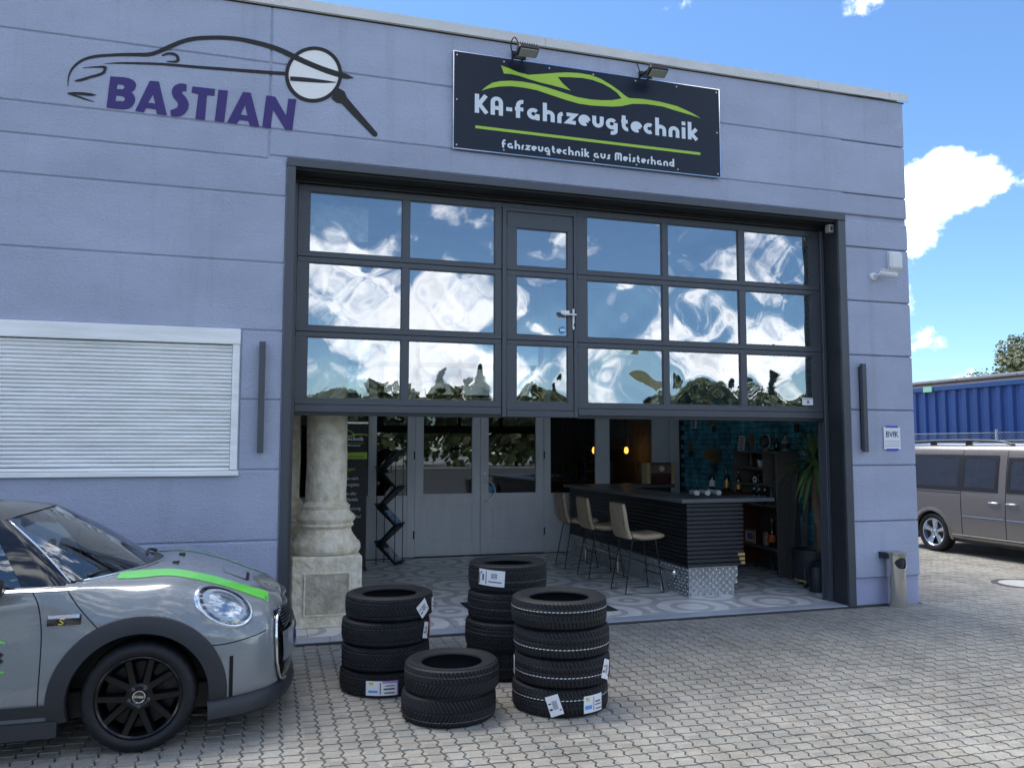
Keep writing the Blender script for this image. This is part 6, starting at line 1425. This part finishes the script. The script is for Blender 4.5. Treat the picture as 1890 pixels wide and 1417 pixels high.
# ================================================================== trees
M['leafg'] = mat('tree_leaves', (.07, .10, .04), .6, col2=(.13, .135, .06), vscale=1.6); M['needle'] = mat('conifer_needles', (.045, .07, .042), .7, var=.4, vscale=1.5); M['trunk'] = mat('tree_trunk', (.07, .055, .04), .9, bump=.6, bscale=14)
def broad_mesh(seed, H, Rr, n, leaf=.22):
    R = random.Random(seed); m = MB(); blobs = [(Vector((R.gauss(0, .42) * Rr, R.gauss(0, .42) * Rr, H * R.uniform(.42, .92))), Rr * R.uniform(.28, .5)) for _ in range(16)]
    for k in range(n):
        c, r = R.choice(blobs); d = Vector((R.gauss(0, 1), R.gauss(0, 1), R.gauss(0, 1))).normalized(); p = c + d * r * R.uniform(.55, 1.05) ** .7
        a = Vector((R.gauss(0, 1), R.gauss(0, 1), R.gauss(0, .7))).normalized(); b = a.cross(d).normalized(); l = leaf * R.uniform(.5, 1.2)
        m.add([p - a * l, p + b * l * .6, p + a * l, p - b * l * .6], [(0, 1, 2, 3)])
    me = bpy.data.meshes.new('crown'); me.from_pydata(m.v, [], m.f); me.materials.append(M['leafg']); return me
def trunk_mesh(H, r, seed):
    R = random.Random(seed); m = MB(); m.tube([(0, 0, -.1), (.05, 0, H * .25), (0, .06, H * .5), (.05, .05, H * .75)], [r, r * .8, r * .55, r * .2], 8)
    for k in range(7):
        a = R.uniform(0, 6.3); z = H * R.uniform(.3, .6); m.tube([(0, 0, z), (cos(a) * H * .12, sin(a) * H * .12, z + H * .1), (cos(a) * H * .2, sin(a) * H * .2, z + H * .25)], [r * .35, r * .22, r * .08], 6)
    me = bpy.data.meshes.new('trunk'); me.from_pydata(m.v, [], m.f); me.materials.append(M['trunk']); return me
def conifer_mesh(seed, H, Rr, n):
    R = random.Random(seed); m = MB()
    for k in range(n):
        t = R.random() ** .75; z = H * (.10 + .9 * t); r = Rr * (1 - t) ** .9 * (.75 + .25 * sin(z * 5)) * R.uniform(.25, 1); a = R.uniform(0, 2 * pi); d = Vector((cos(a), sin(a), 0)); s = Vector((-sin(a), cos(a), 0)); l = (.25 + .35 * (1 - t)) * R.uniform(.6, 1.2); p = d * r + Vector((0, 0, z))
        m.add([p - s * .09, p + s * .09, p + d * l + s * .03 - Vector((0, 0, l * .45)), p + d * l - s * .03 - Vector((0, 0, l * .45))], [(0, 1, 2, 3)])
    me = bpy.data.meshes.new('crown'); me.from_pydata(m.v, [], m.f); me.materials.append(M['needle']); return me
def tree(name, loc, cm, tmm, lab, grp, sc=1, rz=0):
    t = thing(name, loc, lab, 'tree', grp, rz); t.scale = (sc, sc, sc * (.9 if grp is None else .74))
    for nm, me in (('crown', cm), ('trunk', tmm)): o = bpy.data.objects.new(nm, me); COL.objects.link(o); o.parent = t
    return t
tA = (broad_mesh(3, 9, 3.4, 20000, .13), trunk_mesh(9, .22, 3)); tB = (broad_mesh(8, 10, 4.2, 9000, .26), trunk_mesh(10, .25, 8)); tC = (conifer_mesh(4, 12, 2.6, 7000), trunk_mesh(12, .2, 4)); tD = (conifer_mesh(14, 11, 2.0, 6000), trunk_mesh(11, .18, 14))
tree('broadleaf_tree', (31.5, 24.4, -.9), *tA, 'olive green broadleaf tree rising behind the shed roof', None, 1.0)
# the far side of the street, seen mirrored in the panes
R = random.Random(12); far = 'trees across the street mirrored in the gate panes'
row = [(-34, -52, 'B', .8), (-27, -55, 'C', .75), (-20, -50, 'A', .95), (-14, -56, 'C', .9), (-9, -58, 'D', .85), (-3, -52, 'B', .7), (2, -58, 'C', .8), (6, -54, 'D', 1.0), (10, -56, 'C', .95), (14, -50, 'A', .8), (18, -57, 'D', .95), (23, -52, 'C', .9), (28, -50, 'B', .95), (35, -52, 'C', 1.0), (42, -48, 'A', 1.1), (50, -44, 'B', 1.1), (-42, -50, 'C', .9), (-50, -46, 'A', 1.0)]
row.sort(); ORD = ['first', 'second', 'third', 'fourth', 'fifth', 'sixth', 'seventh', 'eighth', 'ninth', 'tenth', 'eleventh']; cnt = {0: 0, 1: 0}
for k, (x, y_, t, sc) in enumerate(row):
    src = {'A': tA, 'B': tB, 'C': tC, 'D': tD}[t]; co = int(t in 'CD')
    tree('conifer_tree' if co else 'broadleaf_tree', (x, y_, -.03), *src, (ORD[cnt[co]] + (' dark conifer' if co else ' green broadleaf tree') + ' from the left mirrored in the gate panes'), far, sc, R.uniform(0, 6)); cnt[co] += 1
HD = MB()
for k in range(16000):
    x = R.uniform(-70, 70); p = Vector((x, -48 + R.gauss(0, .9), R.random() ** .6 * (4.9 + .8 * sin(x * .35) + .6 * sin(x * 1.3) + .4 * sin(x * 3.1)))); a = Vector((R.gauss(0, 1), R.gauss(0, 1), R.gauss(0, 1))).normalized(); b = a.orthogonal(); l = R.uniform(.15, .4); HD.add([p - a * l, p + b * l, p + a * l, p - b * l], [(0, 1, 2, 3)])
tag(HD.build('hedge', M['leafg']), 'long green hedge across the street mirrored in the panes', 'hedge')
HS = thing('house', (-16, -40, 0), 'pale house across the street mirrored in the door glass', 'house')
bx('wall', mat('house_render', (.55, .53, .48), .9), HS, -22, -11, -46, -38, 0, 4.4)
mm = MB(); mm.prism([(-46.5, 4.4), (-37.5, 4.4), (-42, 7.0)], -22.4, -10.6, 'x'); mm.build('roof', mat('house_roof', (.13, .06, .045), .9), HS)
for i in range(5):
    for z in (1.0, 2.9): w_ = bx('window', M['white'], HS, -21 + i * 2.05, -19.9 + i * 2.05, -38.02, -37.95, z, z + 1.15); bx('pane', M['blackgloss'], w_, -20.9 + i * 2.05, -20.0 + i * 2.05, -37.95, -37.94, z + .08, z + 1.07)
# two more parked cars across the yard, mirrored in the partition
def recolour(t, mats):
    for ch in t.children:
        if ch.type == 'MESH' and ch.name.split('.')[0] in mats and ch.material_slots:
            ch.material_slots[0].link = 'OBJECT'; ch.material_slots[0].material = mats[ch.name.split('.')[0]]
dk = mat('dark_blue_paint', (.012, .016, .03), .3, coat=1.0); sv = mat('silver_blue_paint', (.16, .19, .24), .3, coat=1.0)
for loc, rz_, mt_, lab in (((-7.6, -19.5, 0), radians(170), dk, 'dark hatchback across the yard mirrored in the right door pane'), ((-12.5, -20.5, 0), radians(186), sv, 'blue grey hatchback across the yard mirrored in the left door pane')):
    c = copy_tree(CAR); c.location = loc; c.rotation_euler.z = rz_; c['label'] = lab; recolour(c, {'body': mt_, 'grille_panel': mt_, 'bonnet_stripe': mt_, 'bonnet_scoop': mt_, 'door_line': mt_, 'door_swoosh': mt_, 'door_lettering': mt_})
